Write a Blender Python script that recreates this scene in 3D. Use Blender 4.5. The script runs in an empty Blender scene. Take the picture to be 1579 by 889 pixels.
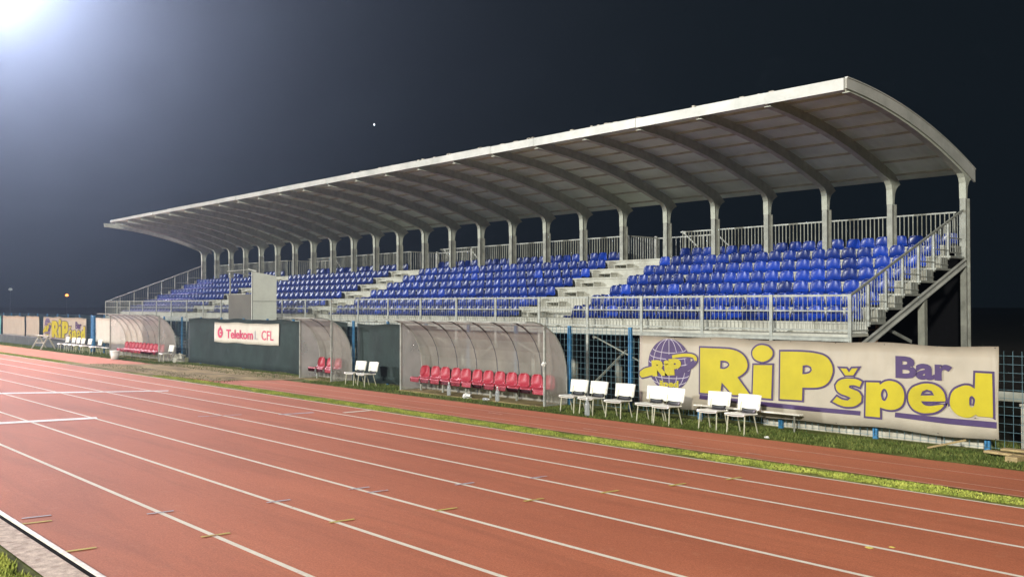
import bpy, math, random
from mathutils import Vector, Matrix
random.seed(7)
R = math.radians
SC = bpy.context.scene
COL = SC.collection

# ------------------------------------------------------------------ camera
CAM_H = 2.58
cam_d = bpy.data.cameras.new('camera')
cam = bpy.data.objects.new('camera', cam_d); COL.objects.link(cam)
cam_d.sensor_width = 36.0
cam_d.lens = 36.0 * 1440 / 1579
cam_d.clip_start = 0.1; cam_d.clip_end = 3000
_th = math.atan2(1292, 1440); _pt = math.atan2(25.5, 1440)
fwd = Vector((-math.cos(_th) * math.cos(_pt), math.sin(_th) * math.cos(_pt), math.sin(_pt)))
cam.location = (0, 0, CAM_H)
cam.rotation_euler = fwd.to_track_quat('-Z', 'Y').to_euler()
SC.camera = cam
# ------------------------------------------------------------------ night sky
world = bpy.data.worlds.new('World'); SC.world = world; world.use_nodes = True
bg = world.node_tree.nodes['Background']
bg.inputs[0].default_value = (0.0034, 0.0062, 0.0088, 1)
bg.inputs[1].default_value = 1.0
# ------------------------------------------------------------------ floodlights of the ground
def flood_light(loc, target, watts, color, size=2.0, cone=130, soft=0.6):
    d = bpy.data.lights.new('floodlight_beam', 'SPOT')
    d.energy = watts; d.color = color; d.shadow_soft_size = size
    d.spot_size = R(cone); d.spot_blend = soft
    o = bpy.data.objects.new('floodlight_beam', d); COL.objects.link(o)
    o.location = loc
    o.rotation_euler = (Vector(target) - Vector(loc)).to_track_quat('-Z', 'Y').to_euler()
    return o
MAST = (-84.5, 18.3)
HEAD_Z = 30.2
flood_light((MAST[0] + 0.9, MAST[1] - 0.9, HEAD_Z), (-20, -15, 0), 195000, (1.0, 0.84, 0.93), 2.0, 140, 0.5)
flood_light((30, -62, 27), (-25, 5, 0), 450000, (1.0, 0.96, 0.84), 2.0)
flood_light((-80, -66, 27), (-30, 10, 0), 330000, (0.97, 0.98, 0.95), 2.0)
SC.view_settings.view_transform = 'Standard'
SC.view_settings.look = 'None'
SC.view_settings.exposure = 0.06
SC.view_settings.gamma = 1.0
SC.view_settings.use_curve_mapping = False
SC.cycles.max_bounces = 6
SC.cycles.diffuse_bounces = 4
SC.cycles.glossy_bounces = 2
SC.cycles.transparent_max_bounces = 12
SC.cycles.volume_bounces = 0
SC.cycles.use_denoising = True
SC.cycles.sample_clamp_indirect = 4.0

# ------------------------------------------------------------------ materials
def new_mat(name):
    m = bpy.data.materials.new(name); m.use_nodes = True
    return m, m.node_tree, m.node_tree.nodes['Principled BSDF']

def mat(name, c, rough=0.6, metal=0.0, var=0.15, scale=6.0, c2=None, bump=0.0, bscale=None, spec=0.5, coord='Object', stretch=(1, 1, 1)):
    """procedural material: colour varied by two noise octaves, rough and bumpy"""
    m, nt, b = new_mat(name)
    tc = nt.nodes.new('ShaderNodeTexCoord'); mp = nt.nodes.new('ShaderNodeMapping')
    mp.inputs['Scale'].default_value = stretch
    nt.links.new(tc.outputs[coord], mp.inputs[0])
    n = nt.nodes.new('ShaderNodeTexNoise'); n.inputs['Scale'].default_value = scale
    n.inputs['Detail'].default_value = 6; n.inputs['Roughness'].default_value = 0.65
    nt.links.new(mp.outputs[0], n.inputs['Vector'])
    rp = nt.nodes.new('ShaderNodeValToRGB')
    a = [max(0, v * (1 - var)) for v in c]
    d = list(c2) if c2 else [min(1, v * (1 + var)) for v in c]
    rp.color_ramp.elements[0].position = 0.32; rp.color_ramp.elements[1].position = 0.68
    rp.color_ramp.elements[0].color = (*a, 1); rp.color_ramp.elements[1].color = (*d, 1)
    nt.links.new(n.outputs[0], rp.inputs[0]); nt.links.new(rp.outputs[0], b.inputs['Base Color'])
    b.inputs['Roughness'].default_value = rough; b.inputs['Metallic'].default_value = metal
    b.inputs['Specular IOR Level'].default_value = spec
    if bump:
        n2 = nt.nodes.new('ShaderNodeTexNoise'); n2.inputs['Scale'].default_value = bscale or scale * 6
        n2.inputs['Detail'].default_value = 4
        nt.links.new(mp.outputs[0], n2.inputs['Vector'])
        bp = nt.nodes.new('ShaderNodeBump'); bp.inputs['Strength'].default_value = bump; bp.inputs['Distance'].default_value = 0.02
        nt.links.new(n2.outputs[0], bp.inputs['Height']); nt.links.new(bp.outputs[0], b.inputs['Normal'])
    return m

def vary(m, lo, hi):
    """every copy of an object gets its own fading"""
    nt = m.node_tree; b = nt.nodes['Principled BSDF']; l = b.inputs['Base Color'].links[0]; src = l.from_socket
    oi = nt.nodes.new('ShaderNodeObjectInfo'); mr = nt.nodes.new('ShaderNodeMapRange'); mr.inputs[3].default_value = lo; mr.inputs[4].default_value = hi
    nt.links.new(oi.outputs['Random'], mr.inputs[0])
    hs = nt.nodes.new('ShaderNodeHueSaturation'); nt.links.new(mr.outputs[0], hs.inputs['Value'])
    mr2 = nt.nodes.new('ShaderNodeMapRange'); mr2.inputs[3].default_value = 1.0; mr2.inputs[4].default_value = 1.0
    nt.links.new(oi.outputs['Random'], mr2.inputs[0]); nt.links.new(mr2.outputs[0], hs.inputs['Saturation'])
    nt.links.new(src, hs.inputs['Color']); nt.links.new(hs.outputs[0], b.inputs['Base Color'])
def emat(name, c, s):
    m, nt, b = new_mat(name)
    b.inputs['Base Color'].default_value = (0.8, 0.8, 0.8, 1)
    b.inputs['Emission Color'].default_value = (*c, 1); b.inputs['Emission Strength'].default_value = s
    m.cycles.emission_sampling = 'NONE'
    return m

M = {}
M['galv'] = mat('galvanised_steel', (0.31, 0.32, 0.29), 0.5, 0.25, 0.28, 5, bump=0.1)
M['galv_dark'] = mat('weathered_steel', (0.27, 0.275, 0.235), 0.65, 0.1, 0.25, 2.5)
M['rib'] = mat('rib_steel', (0.40, 0.42, 0.36), 0.6, 0.05, 0.25, 2.5)
M['galv_col'] = mat('column_steel', (0.25, 0.255, 0.225), 0.55, 0.2, 0.3, 4)
M['tread'] = mat('tread_sheet', (0.43, 0.42, 0.36), 0.6, 0.0, 0.3, 1.7, c2=(0.5, 0.5, 0.44), bump=0.1)
M['fascia'] = mat('roof_edge_sheet', (0.40, 0.41, 0.38), 0.45, 0.1, 0.15, 1.3, c2=(0.52, 0.52, 0.49))
M['seat'] = mat('blue_seat_plastic', (0.003, 0.018, 0.15), 0.33, 0, 0.3, 3, spec=0.55)
M['seat_alt'] = mat('lit_and_faded_blue_seat_plastic', (0.004, 0.03, 0.26), 0.36, 0, 0.3, 3, spec=0.55)  # brighter blue: floodlight put into right-hand seats, random fading elsewhere
vary(M['seat'], 0.7, 1.3); vary(M['seat_alt'], 0.75, 1.2)
M['red'] = mat('red_seat_plastic', (0.33, 0.022, 0.04), 0.45, 0, 0.15, 4)
M['white_pl'] = mat('white_chair_plastic', (0.84, 0.83, 0.76), 0.45, 0, 0.05, 8)
M['chairleg'] = mat('cream_painted_tube', (0.45, 0.44, 0.33), 0.5, 0.1, 0.2, 8)
M['black'] = mat('black_plastic', (0.02, 0.02, 0.022), 0.5, 0, 0.3, 8)
M['blue_post'] = mat('blue_painted_steel', (0.015, 0.11, 0.26), 0.5, 0, 0.25, 9, c2=(0.04, 0.2, 0.4))
M['wire'] = mat('blue_grey_wire', (0.10, 0.19, 0.23), 0.5, 0.2, 0.3, 3)
M['cloth'] = mat('dark_green_shade_net', (0.018, 0.032, 0.03), 0.85, 0, 0.35, 1.2, bump=0.6, bscale=3)
M['wood'] = mat('weathered_plank', (0.36, 0.27, 0.13), 0.8, 0, 0.35, 7, stretch=(1, 6, 6), bump=0.3)
M['wood_dark'] = mat('brown_timber', (0.16, 0.075, 0.03), 0.8, 0, 0.3, 7)
M['conc'] = mat('pale_concrete', (0.42, 0.40, 0.34), 0.85, 0, 0.25, 3, bump=0.3)
M['concdark'] = mat('grey_rendered_wall', (0.09, 0.095, 0.1), 0.85, 0, 0.35, 1.5, bump=0.3)
M['booth_w'] = mat('pale_booth_panel', (0.66, 0.69, 0.62), 0.5, 0, 0.1, 1.2)
M['booth_g'] = mat('grey_booth_panel', (0.11, 0.105, 0.09), 0.8, 0, 0.12, 1.2)
M['yellow'] = mat('yellow_print', (0.44, 0.37, 0.006), 0.5, 0, 0.12, 1.4)
M['purple'] = mat('purple_print', (0.055, 0.03, 0.11), 0.5, 0, 0.2, 2)
M['lavender'] = mat('lavender_print', (0.42, 0.38, 0.46), 0.5, 0, 0.1, 3)
M['magenta'] = mat('magenta_print', (0.62, 0.07, 0.16), 0.5, 0, 0.1, 3)
M['paint'] = mat('worn_white_line_paint', (0.62, 0.57, 0.46), 0.6, 0, 0.35, 9, c2=(0.8, 0.77, 0.66), coord='Object')
M['paint_red'] = mat('faint_red_line_paint', (0.50, 0.26, 0.19), 0.7, 0, 0.25, 9)
M['paint_y'] = mat('yellow_line_paint', (0.62, 0.55, 0.16), 0.6, 0, 0.2, 9)
M['paint_b'] = mat('pale_blue_line_paint', (0.5, 0.5, 0.62), 0.6, 0, 0.2, 9)
M['paper'] = mat('crumpled_white_plastic', (0.75, 0.76, 0.74), 0.5, 0, 0.1, 9)
M['slot'] = mat('black_drain_slot', (0.008, 0.008, 0.008), 0.95, 0, 0.2, 9, spec=0.03)
M['pinkconc'] = mat('pinkish_concrete', (0.5, 0.36, 0.28), 0.85, 0, 0.3, 10, c2=(0.78, 0.66, 0.55), bump=0.4)
M['lamp'] = emat('floodlight_lens', (1.0, 0.97, 1.0), 90)
M['orange_lamp'] = emat('orange_lamp_glass', (1.0, 0.28, 0.05), 5)
M['dim_lamp'] = emat('dim_lamp_glass', (0.75, 0.8, 0.75), 0.35)
M['yellow_lamp'] = emat('yellow_lamp_glass', (1.0, 0.75, 0.3), 5)
M['star'] = emat('starlight', (0.9, 0.95, 1.0), 4)
M['mast'] = mat('grey_mast_steel', (0.1, 0.1, 0.11), 0.6, 0.2, 0.2, 3)

def worn_paint(name, c, thr=0.36):
    m, nt, b = new_mat(name); N = nt.nodes; Lk = nt.links
    tc = N.new('ShaderNodeTexCoord'); n = N.new('ShaderNodeTexNoise'); n.inputs['Scale'].default_value = 5; n.inputs['Detail'].default_value = 10; n.inputs['Roughness'].default_value = 0.8
    Lk.new(tc.outputs['Object'], n.inputs['Vector'])
    rp = N.new('ShaderNodeValToRGB'); e = rp.color_ramp.elements
    e[0].position = thr; e[0].color = (0.45, 0.2, 0.12, 1); e[1].position = thr+0.1; e[1].color = (*[v*0.85 for v in c], 1)
    x = e.new(0.7); x.color = (*c, 1)
    Lk.new(n.outputs[0], rp.inputs[0]); Lk.new(rp.outputs[0], b.inputs['Base Color'])
    b.inputs['Roughness'].default_value = 0.8; b.inputs['Specular IOR Level'].default_value = 0.2
    return m
M['paint'] = worn_paint('worn_white_line_paint', (0.84, 0.80, 0.68), 0.30)
M['paint_w'] = worn_paint('fresh_white_line_paint', (0.92, 0.92, 0.9), 0.12)
M['paint_y'] = worn_paint('worn_yellow_line_paint', (0.62, 0.52, 0.13), 0.36)
M['paint_b'] = worn_paint('worn_pale_line_paint', (0.52, 0.50, 0.56), 0.38)
def track_mat():
    m, nt, b = new_mat('orange_rubber_track')
    N = nt.nodes; Lk = nt.links
    tc = N.new('ShaderNodeTexCoord')
    big = N.new('ShaderNodeTexNoise'); big.inputs['Scale'].default_value = 0.35; big.inputs['Detail'].default_value = 5
    mp = N.new('ShaderNodeMapping'); mp.inputs['Scale'].default_value = (0.4, 1.6, 1)
    Lk.new(tc.outputs['Object'], mp.inputs[0]); Lk.new(mp.outputs[0], big.inputs['Vector'])
    fine = N.new('ShaderNodeTexNoise'); fine.inputs['Scale'].default_value = 60; fine.inputs['Detail'].default_value = 3
    Lk.new(tc.outputs['Object'], fine.inputs['Vector'])
    mid = N.new('ShaderNodeTexNoise'); mid.inputs['Scale'].default_value = 4; mid.inputs['Detail'].default_value = 8; mid.inputs['Roughness'].default_value = 0.75
    Lk.new(tc.outputs['Object'], mid.inputs['Vector'])
    r1 = N.new('ShaderNodeValToRGB'); r1.color_ramp.elements[0].position = 0.3; r1.color_ramp.elements[1].position = 0.7
    r1.color_ramp.elements[0].color = (0.43, 0.128, 0.060, 1); r1.color_ramp.elements[1].color = (0.56, 0.178, 0.086, 1)
    Lk.new(big.outputs[0], r1.inputs[0])
    r2 = N.new('ShaderNodeValToRGB'); r2.color_ramp.elements[0].position = 0.35; r2.color_ramp.elements[1].position = 0.75
    r2.color_ramp.elements[0].color = (0.78, 0.78, 0.78, 1); r2.color_ramp.elements[1].color = (1.12, 1.16, 1.2, 1)
    Lk.new(fine.outputs[0], r2.inputs[0])
    mx = N.new('ShaderNodeMixRGB'); mx.blend_type = 'MULTIPLY'; mx.inputs[0].default_value = 1
    Lk.new(r1.outputs[0], mx.inputs[1]); Lk.new(r2.outputs[0], mx.inputs[2])
    r3 = N.new('ShaderNodeValToRGB'); r3.color_ramp.elements[0].position = 0.56; r3.color_ramp.elements[1].position = 0.75
    r3.color_ramp.elements[0].color = (0, 0, 0, 1); r3.color_ramp.elements[1].color = (0.45, 0.45, 0.45, 1)
    Lk.new(mid.outputs[0], r3.inputs[0])
    mx2 = N.new('ShaderNodeMixRGB'); Lk.new(r3.outputs[0], mx2.inputs[0]); Lk.new(mx.outputs[0], mx2.inputs[1])
    mx2.inputs[2].default_value = (0.56, 0.25, 0.14, 1)
    st = N.new('ShaderNodeTexNoise'); st.inputs['Scale'].default_value = 0.9; st.inputs['Detail'].default_value = 9; st.inputs['Roughness'].default_value = 0.7; st.inputs['Distortion'].default_value = 0.6
    mp2 = N.new('ShaderNodeMapping'); mp2.inputs['Scale'].default_value = (0.22, 1.8, 1); mp2.inputs['Location'].default_value = (7, 3, 0)
    Lk.new(tc.outputs['Object'], mp2.inputs[0]); Lk.new(mp2.outputs[0], st.inputs['Vector'])
    r4 = N.new('ShaderNodeValToRGB'); r4.color_ramp.elements[0].position = 0.3; r4.color_ramp.elements[1].position = 0.52
    r4.color_ramp.elements[0].color = (0.80, 0.80, 0.81, 1); r4.color_ramp.elements[1].color = (1, 1, 1, 1)
    Lk.new(st.outputs[0], r4.inputs[0])
    mx3 = N.new('ShaderNodeMixRGB'); mx3.blend_type = 'MULTIPLY'; mx3.inputs[0].default_value = 1
    Lk.new(mx2.outputs[0], mx3.inputs[1]); Lk.new(r4.outputs[0], mx3.inputs[2])
    Lk.new(mx3.outputs[0], b.inputs['Base Color'])
    b.inputs['Roughness'].default_value = 0.8; b.inputs['Specular IOR Level'].default_value = 0.22
    bp = N.new('ShaderNodeBump'); bp.inputs['Strength'].default_value = 0.35; bp.inputs['Distance'].default_value = 0.006
    Lk.new(fine.outputs[0], bp.inputs['Height']); Lk.new(bp.outputs[0], b.inputs['Normal'])
    return m
M['track'] = track_mat()
M['ground'] = mat('night_grass_ground', (0.07, 0.10, 0.02), 0.9, 0, 0.45, 1.6, c2=(0.17, 0.19, 0.05), bump=0.7, bscale=14, spec=0.08)
M['dirt'] = mat('dry_trodden_earth', (0.20, 0.155, 0.07), 0.9, 0, 0.45, 1.1, c2=(0.36, 0.29, 0.14), bump=0.4, bscale=9, spec=0.1, stretch=(0.5, 1.6, 1))
def grass_mat(name, a, bcol):
    m, nt, b = new_mat(name)
    oi = nt.nodes.new('ShaderNodeNewGeometry'); rp = nt.nodes.new('ShaderNodeValToRGB')
    rp.color_ramp.elements[0].color = (*a, 1); rp.color_ramp.elements[1].color = (*bcol, 1)
    nt.links.new(oi.outputs['Random Per Island'], rp.inputs[0])
    tc = nt.nodes.new('ShaderNodeTexCoord'); n = nt.nodes.new('ShaderNodeTexNoise'); n.inputs['Scale'].default_value = 1.7; n.inputs['Detail'].default_value = 7; n.inputs['Roughness'].default_value = 0.75
    nt.links.new(tc.outputs['Object'], n.inputs['Vector'])
    r2 = nt.nodes.new('ShaderNodeValToRGB'); r2.color_ramp.elements[0].position = 0.42; r2.color_ramp.elements[1].position = 0.6
    r2.color_ramp.elements[0].color = (0.5, 0.58, 0.5, 1); r2.color_ramp.elements[1].color = (1, 1, 1, 1)
    nt.links.new(n.outputs[0], r2.inputs[0])
    mx = nt.nodes.new('ShaderNodeMixRGB'); mx.blend_type = 'MULTIPLY'; mx.inputs[0].default_value = 1
    nt.links.new(rp.outputs[0], mx.inputs[1]); nt.links.new(r2.outputs[0], mx.inputs[2]); nt.links.new(mx.outputs[0], b.inputs['Base Color'])
    b.inputs['Roughness'].default_value = 0.8; b.inputs['Specular IOR Level'].default_value = 0.15
    return m
M['grass_y'] = grass_mat('yellow_green_grass', (0.27, 0.30, 0.055), (0.52, 0.54, 0.12))
M['grass_g'] = grass_mat('green_grass', (0.06, 0.09, 0.02), (0.20, 0.22, 0.06))

def sheet_mat(name, c, clear, tr=0.5):
    """milky polycarbonate: part clear, part diffusing, with a soft gloss"""
    m, nt, b = new_mat(name)
    N = nt.nodes; Lk = nt.links
    out = N['Material Output']
    b.inputs['Base Color'].default_value = (*c, 1); b.inputs['Roughness'].default_value = 0.14
    t = N.new('ShaderNodeBsdfTranslucent'); t.inputs[0].default_value = (*c, 1)
    a = N.new('ShaderNodeMixShader'); a.inputs[0].default_value = tr
    Lk.new(b.outputs[0], a.inputs[1]); Lk.new(t.outputs[0], a.inputs[2])
    p = N.new('ShaderNodeBsdfTransparent')
    n = N.new('ShaderNodeTexNoise'); n.inputs['Scale'].default_value = 1.4; n.inputs['Detail'].default_value = 6
    tc = N.new('ShaderNodeTexCoord'); Lk.new(tc.outputs['Object'], n.inputs['Vector'])
    r = N.new('ShaderNodeMapRange'); r.inputs[1].default_value = 0.3; r.inputs[2].default_value = 0.7
    r.inputs[3].default_value = clear - 0.1; r.inputs[4].default_value = clear + 0.1
    Lk.new(n.outputs[0], r.inputs[0])
    f = N.new('ShaderNodeMixShader'); Lk.new(r.outputs[0], f.inputs[0])
    Lk.new(a.outputs[0], f.inputs[1]); Lk.new(p.outputs[0], f.inputs[2]); Lk.new(f.outputs[0], out.inputs[0])
    return m
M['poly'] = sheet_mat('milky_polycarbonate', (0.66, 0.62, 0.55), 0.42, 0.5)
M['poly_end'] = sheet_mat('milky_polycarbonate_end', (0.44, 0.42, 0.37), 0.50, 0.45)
M['bottle'] = sheet_mat('clear_bottle_plastic', (0.6, 0.65, 0.68), 0.55, 0.4)

def banner_mat(name, c):
    m, nt, b = new_mat(name)
    N = nt.nodes; Lk = nt.links
    tc = N.new('ShaderNodeTexCoord')
    mp = N.new('ShaderNodeMapping'); mp.inputs['Rotation'].default_value = (0, R(35), 0); mp.inputs['Scale'].default_value = (1.2, 1, 0.25)
    Lk.new(tc.outputs['Object'], mp.inputs[0])
    n = N.new('ShaderNodeTexNoise'); n.inputs['Scale'].default_value = 1.6; n.inputs['Detail'].default_value = 3; n.inputs['Distortion'].default_value = 0.8
    Lk.new(mp.outputs[0], n.inputs['Vector'])
    bp = N.new('ShaderNodeBump'); bp.inputs['Strength'].default_value = 0.35; bp.inputs['Distance'].default_value = 0.08
    Lk.new(n.outputs[0], bp.inputs['Height']); Lk.new(bp.outputs[0], b.inputs['Normal'])
    n2 = N.new('ShaderNodeTexNoise'); n2.inputs['Scale'].default_value = 2.5; n2.inputs['Detail'].default_value = 7
    Lk.new(tc.outputs['Object'], n2.inputs['Vector'])
    rp = N.new('ShaderNodeValToRGB'); rp.color_ramp.elements[0].position = 0.3; rp.color_ramp.elements[1].position = 0.7
    rp.color_ramp.elements[0].color = (*[v * 0.85 for v in c], 1); rp.color_ramp.elements[1].color = (*c, 1)
    Lk.new(n2.outputs[0], rp.inputs[0]); Lk.new(rp.outputs[0], b.inputs['Base Color'])
    b.inputs['Roughness'].default_value = 0.38
    return m
M['banner'] = banner_mat('greyish_vinyl', (0.45, 0.405, 0.33))
M['banner_w'] = banner_mat('white_vinyl', (0.72, 0.68, 0.60))

# ------------------------------------------------------------------ mesh builder
class MB:
    def __init__(s): s.v = []; s.f = []
    def box(s, x0, x1, y0, y1, z0, z1):
        i = len(s.v)
        s.v += [(x0, y0, z0), (x1, y0, z0), (x1, y1, z0), (x0, y1, z0), (x0, y0, z1), (x1, y0, z1), (x1, y1, z1), (x0, y1, z1)]
        s.f += [(i, i+3, i+2, i+1), (i+4, i+5, i+6, i+7), (i, i+1, i+5, i+4), (i+1, i+2, i+6, i+5), (i+2, i+3, i+7, i+6), (i+3, i, i+4, i+7)]
        return s
    def bar(s, p, q, w, h=None, up=(0, 0, 1)):
        h = h or w; p = Vector(p); q = Vector(q); d = (q - p).normalized(); up = Vector(up)
        if abs(d.dot(up)) > 0.98: up = Vector((0, 1, 0))
        a = d.cross(up).normalized() * (w / 2); b = a.cross(d).normalized() * (h / 2)
        i = len(s.v)
        for e in (p, q):
            s.v += [tuple(e - a - b), tuple(e + a - b), tuple(e + a + b), tuple(e - a + b)]
        s.f += [(i, i+1, i+2, i+3), (i+7, i+6, i+5, i+4), (i, i+4, i+5, i+1), (i+1, i+5, i+6, i+2), (i+2, i+6, i+7, i+3), (i+3, i+7, i+4, i)]
        return s
    def tube(s, pts, r, n=8):
        pts = [Vector(p) for p in pts]; base = len(s.v)
        for k, p in enumerate(pts):
            d = (pts[min(k+1, len(pts)-1)] - pts[max(k-1, 0)]).normalized()
            up = Vector((0, 0, 1)) if abs(d.z) < 0.95 else Vector((0, 1, 0))
            a = d.cross(up).normalized(); b = a.cross(d).normalized()
            rr = r[k] if isinstance(r, (list, tuple)) else r
            for j in range(n):
                t = 2 * math.pi * j / n
                s.v.append(tuple(p + a * math.cos(t) * rr + b * math.sin(t) * rr))
        for k in range(len(pts) - 1):
            for j in range(n):
                i0 = base + k*n + j; i1 = base + k*n + (j+1) % n
                s.f.append((i0, i1, i1 + n, i0 + n))
        s.f.append(tuple(base + j for j in range(n))[::-1]); s.f.append(tuple(base + (len(pts)-1)*n + j for j in range(n)))
        return s
    def prism(s, poly, x0, x1, axis='x'):
        """polygon (u, v) swept along an axis: x -> (y,z); y -> (x,z)"""
        i = len(s.v); n = len(poly)
        f = (lambda t, u, v: (t, u, v)) if axis == 'x' else ((lambda t, u, v: (u, t, v)) if axis == 'y' else (lambda t, u, v: (u, v, t)))
        s.v += [f(x0, u, v) for u, v in poly] + [f(x1, u, v) for u, v in poly]
        s.f.append(tuple(range(i, i+n))); s.f.append(tuple(range(i+2*n-1, i+n-1, -1)))
        for k in range(n):
            s.f.append((i+k, i+n+k, i+n+(k+1) % n, i+(k+1) % n))
        return s
    def quad(s, a, b, c, d):
        i = len(s.v); s.v += [a, b, c, d]; s.f.append((i, i+1, i+2, i+3)); return s
    def build(s, name, m, parent=None, smooth=False, bevel=0.0):
        me = bpy.data.meshes.new(name); me.from_pydata(s.v, [], s.f); me.update()
        me.materials.append(m)
        if smooth:
            for p in me.polygons: p.use_smooth = True
        o = bpy.data.objects.new(name, me); COL.objects.link(o)
        if parent is not None:
            o.parent = parent
            o.location = tuple(-c for c in parent.get('origin', (0, 0, 0)))
        if bevel:
            bm = o.modifiers.new('bevel', 'BEVEL'); bm.width = bevel; bm.segments = 2; bm.limit_method = 'ANGLE'
        return o

def tag(o, label=None, cat=None, group=None, kind=None):
    if label: o['label'] = label
    if cat: o['category'] = cat
    if group: o['group'] = group
    if kind: o['kind'] = kind
    return o
def thing(name, label, cat, loc=(0, 0, 0), rz=0, group=None, world=False):
    """an Empty at the base; with world=True its parts are given in world coordinates"""
    o = bpy.data.objects.new(name, None); COL.objects.link(o)
    o.location = loc; o.rotation_euler = (0, 0, rz); o.empty_display_size = 0.2
    if world: o['origin'] = tuple(loc)
    return tag(o, label, cat, group)
def kids(o): return [c for c in COL.objects if c.parent == o]
def copy_tree(o, parent=None):
    ch = kids(o)
    c = o.copy(); COL.objects.link(c)
    if parent is not None: c.parent = parent
    for k in ch: copy_tree(k, c)
    return c
def ground_sheet(name, pts, z, m, kind='structure'):
    b = MB(); i = 0
    b.v = [(x, y, z) for x, y in pts]; b.f = [tuple(range(len(pts)))]
    return tag(b.build(name, m), kind=kind)

# ------------------------------------------------------------------ ground, track
M['unlitsoil'] = mat('unlit_soil', (0.018, 0.018, 0.014), 0.95, 0, 0.4, 1.5, spec=0.03)  # soil colour kept near black to stand in for unlit night ground
ground_sheet('ground', [(-900, -700), (700, -700), (700, 900), (-900, 900)], 0.0, M['unlitsoil'])
ground_sheet('verge_ground', [(-120, 15.56), (40, 15.56), (40, 18.9), (-120, 18.9)], 0.004, M['ground'])
ground_sheet('infield_ground', [(-120, -75), (40, -75), (40, 2.64), (-120, 2.64)], 0.004, M['ground'])
T0, T1 = 3.07, 12.76
ground_sheet('running_track', [(-120, T0), (40, T0), (40, T1), (-120, T1)], 0.012, M['track'])
ground_sheet('outer_track', [(-120, 13.46), (40, 13.46), (40, 15.56), (-120, 15.56)], 0.012, M['track'])
ground_sheet('grass_strip_soil', [(-120, 12.76), (40, 12.76), (40, 13.46), (-120, 13.46)], 0.008, mat('short_strip_turf', (0.17, 0.2, 0.04), 0.9, 0, 0.5, 2.5, c2=(0.30, 0.30, 0.08), bump=0.8, bscale=40, spec=0.08))
def wobble_poly(pts, step=0.5, amp=0.12):
    out = []
    for k in range(len(pts)):
        a = Vector(pts[k]); b = Vector(pts[(k+1) % len(pts)]); n = max(1, int((b-a).length / step))
        for j in range(n):
            p = a.lerp(b, j / n); out.append((p.x + random.uniform(-amp, amp), p.y + random.uniform(-amp, amp)))
    return out
ground_sheet('dirt_path', wobble_poly([(-43.2, 12.85), (-38, 12.95), (-33.9, 13.2), (-30.3, 13.7), (-29.2, 15.0), (-29.0, 16.5), (-31, 16.75), (-34, 16.7), (-37.5, 16.6), (-40.6, 16.4), (-40.5, 15.5), (-42.0, 14.2)]), 0.024, M['dirt'])

def line(name, x0, x1, y, w=0.065, m='paint', z=0.016):
    b = MB(); n = 60
    for k in range(n):
        a = x0 + (x1-x0)*k/n; c = x0 + (x1-x0)*(k+1)/n
        b.quad((a, y-w/2, z), (c, y-w/2, z), (c, y+w/2, z), (a, y+w/2, z))
    return tag(b.build(name, M[m]), kind='structure')
for y in (4.51, 5.865, 7.13, 8.44, 9.52, 10.68, 11.70): line('lane_line', -110, 30, y)
line('track_edge_line', -110, 30, 12.72, 0.05)
for y in (13.88, 14.76): line('lane_line', -28.8, 30, y, 0.045, 'paint_red')
line('track_edge_line', -28.8, 30, 13.5, 0.05, 'paint_red')
def mark(p, q, w=0.05, m='paint', z=0.021):
    p = Vector((*p, 0)); q = Vector((*q, 0)); a = (q-p).normalized().cross(Vector((0, 0, 1))) * (w/2)
    v = [p-a, q-a, q+a, p+a]
    return tag(MB().quad(*[(t.x, t.y, z) for t in v]).build('track_marking', M[m]), kind='structure')
mark((-22.98, 3.4), (-22.14, 7.19), 0.38, 'paint_w')
mark((-31.2, 3.4), (-30.16, 7.08), 0.42, 'paint_w'); mark((-30.16, 7.08), (-28.81, 9.17), 0.42, 'paint_w'); mark((-28.81, 9.17), (-27.69, 11.04), 0.26, 'paint_w')
mark((-20.85, 9.0), (-20.53, 9.92), 0.07, 'paint_b'); mark((-19.28, 11.91), (-19.27, 12.65), 0.14)
mark((-19.95, 10.57), (-19.8, 11.4), 0.15, 'paint_b')
for i, (x, y, m) in enumerate([(-11.54, 4.51, 'paint_b'), (-10.0, 4.53, 'paint_y'), (-11.17, 5.92, 'paint_b'), (-9.65, 5.94, 'paint_y'),
        (-11.2, 7.17, 'paint_b'), (-10.84, 7.24, 'paint_b'), (-9.32, 7.25, 'paint_y'), (-10.47, 8.48, 'paint_b'), (-9.0, 8.46, 'paint_y'),
        (-10.13, 9.62, 'paint_b'), (-8.69, 9.6, 'paint_y'), (-8.39, 10.7, 'paint_y'), (-8.13, 11.7, 'paint_y'), (-11.99, 3.22, 'paint_y'), (-12.3, 3.3, 'paint_b'), (-10.35, 3.2, 'paint_y'),
        (-36.5, 7.1, 'paint'), (-38, 8.4, 'paint')]):
    mark((x-0.02, y-0.16), (x+0.02, y+0.16), 0.055, m)
for x, y, l in [(-11.6, 13.7, 0.35), (-11.0, 14.1, 0.3), (-9.1, 14.7, 0.3), (-8.7, 14.75, 0.4), (-13.5, 14.1, 0.4), (-17, 14.5, 0.5), (-9.4, 13.9, 0.3)]:
    mark((x, y), (x+l, y-0.01), 0.06, 'paint_red')
# inner kerb, drain slot, concrete strip
kb = MB().box(-110, 30, 3.01, 3.07, 0.0, 0.024)
tag(kb.build('inner_kerb', mat('white_kerb_paint', (0.6, 0.56, 0.46), 0.6, 0, 0.25, 7, c2=(0.75, 0.7, 0.6)), bevel=0.01), kind='structure')
ground_sheet('drain_slot', [(-110, 2.955), (30, 2.955), (30, 3.009), (-110, 3.009)], 0.012, M['slot'])
ground_sheet('concrete_strip', [(-110, 2.63), (30, 2.63), (30, 2.95), (-110, 2.95)], 0.018, M['pinkconc'])

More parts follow.
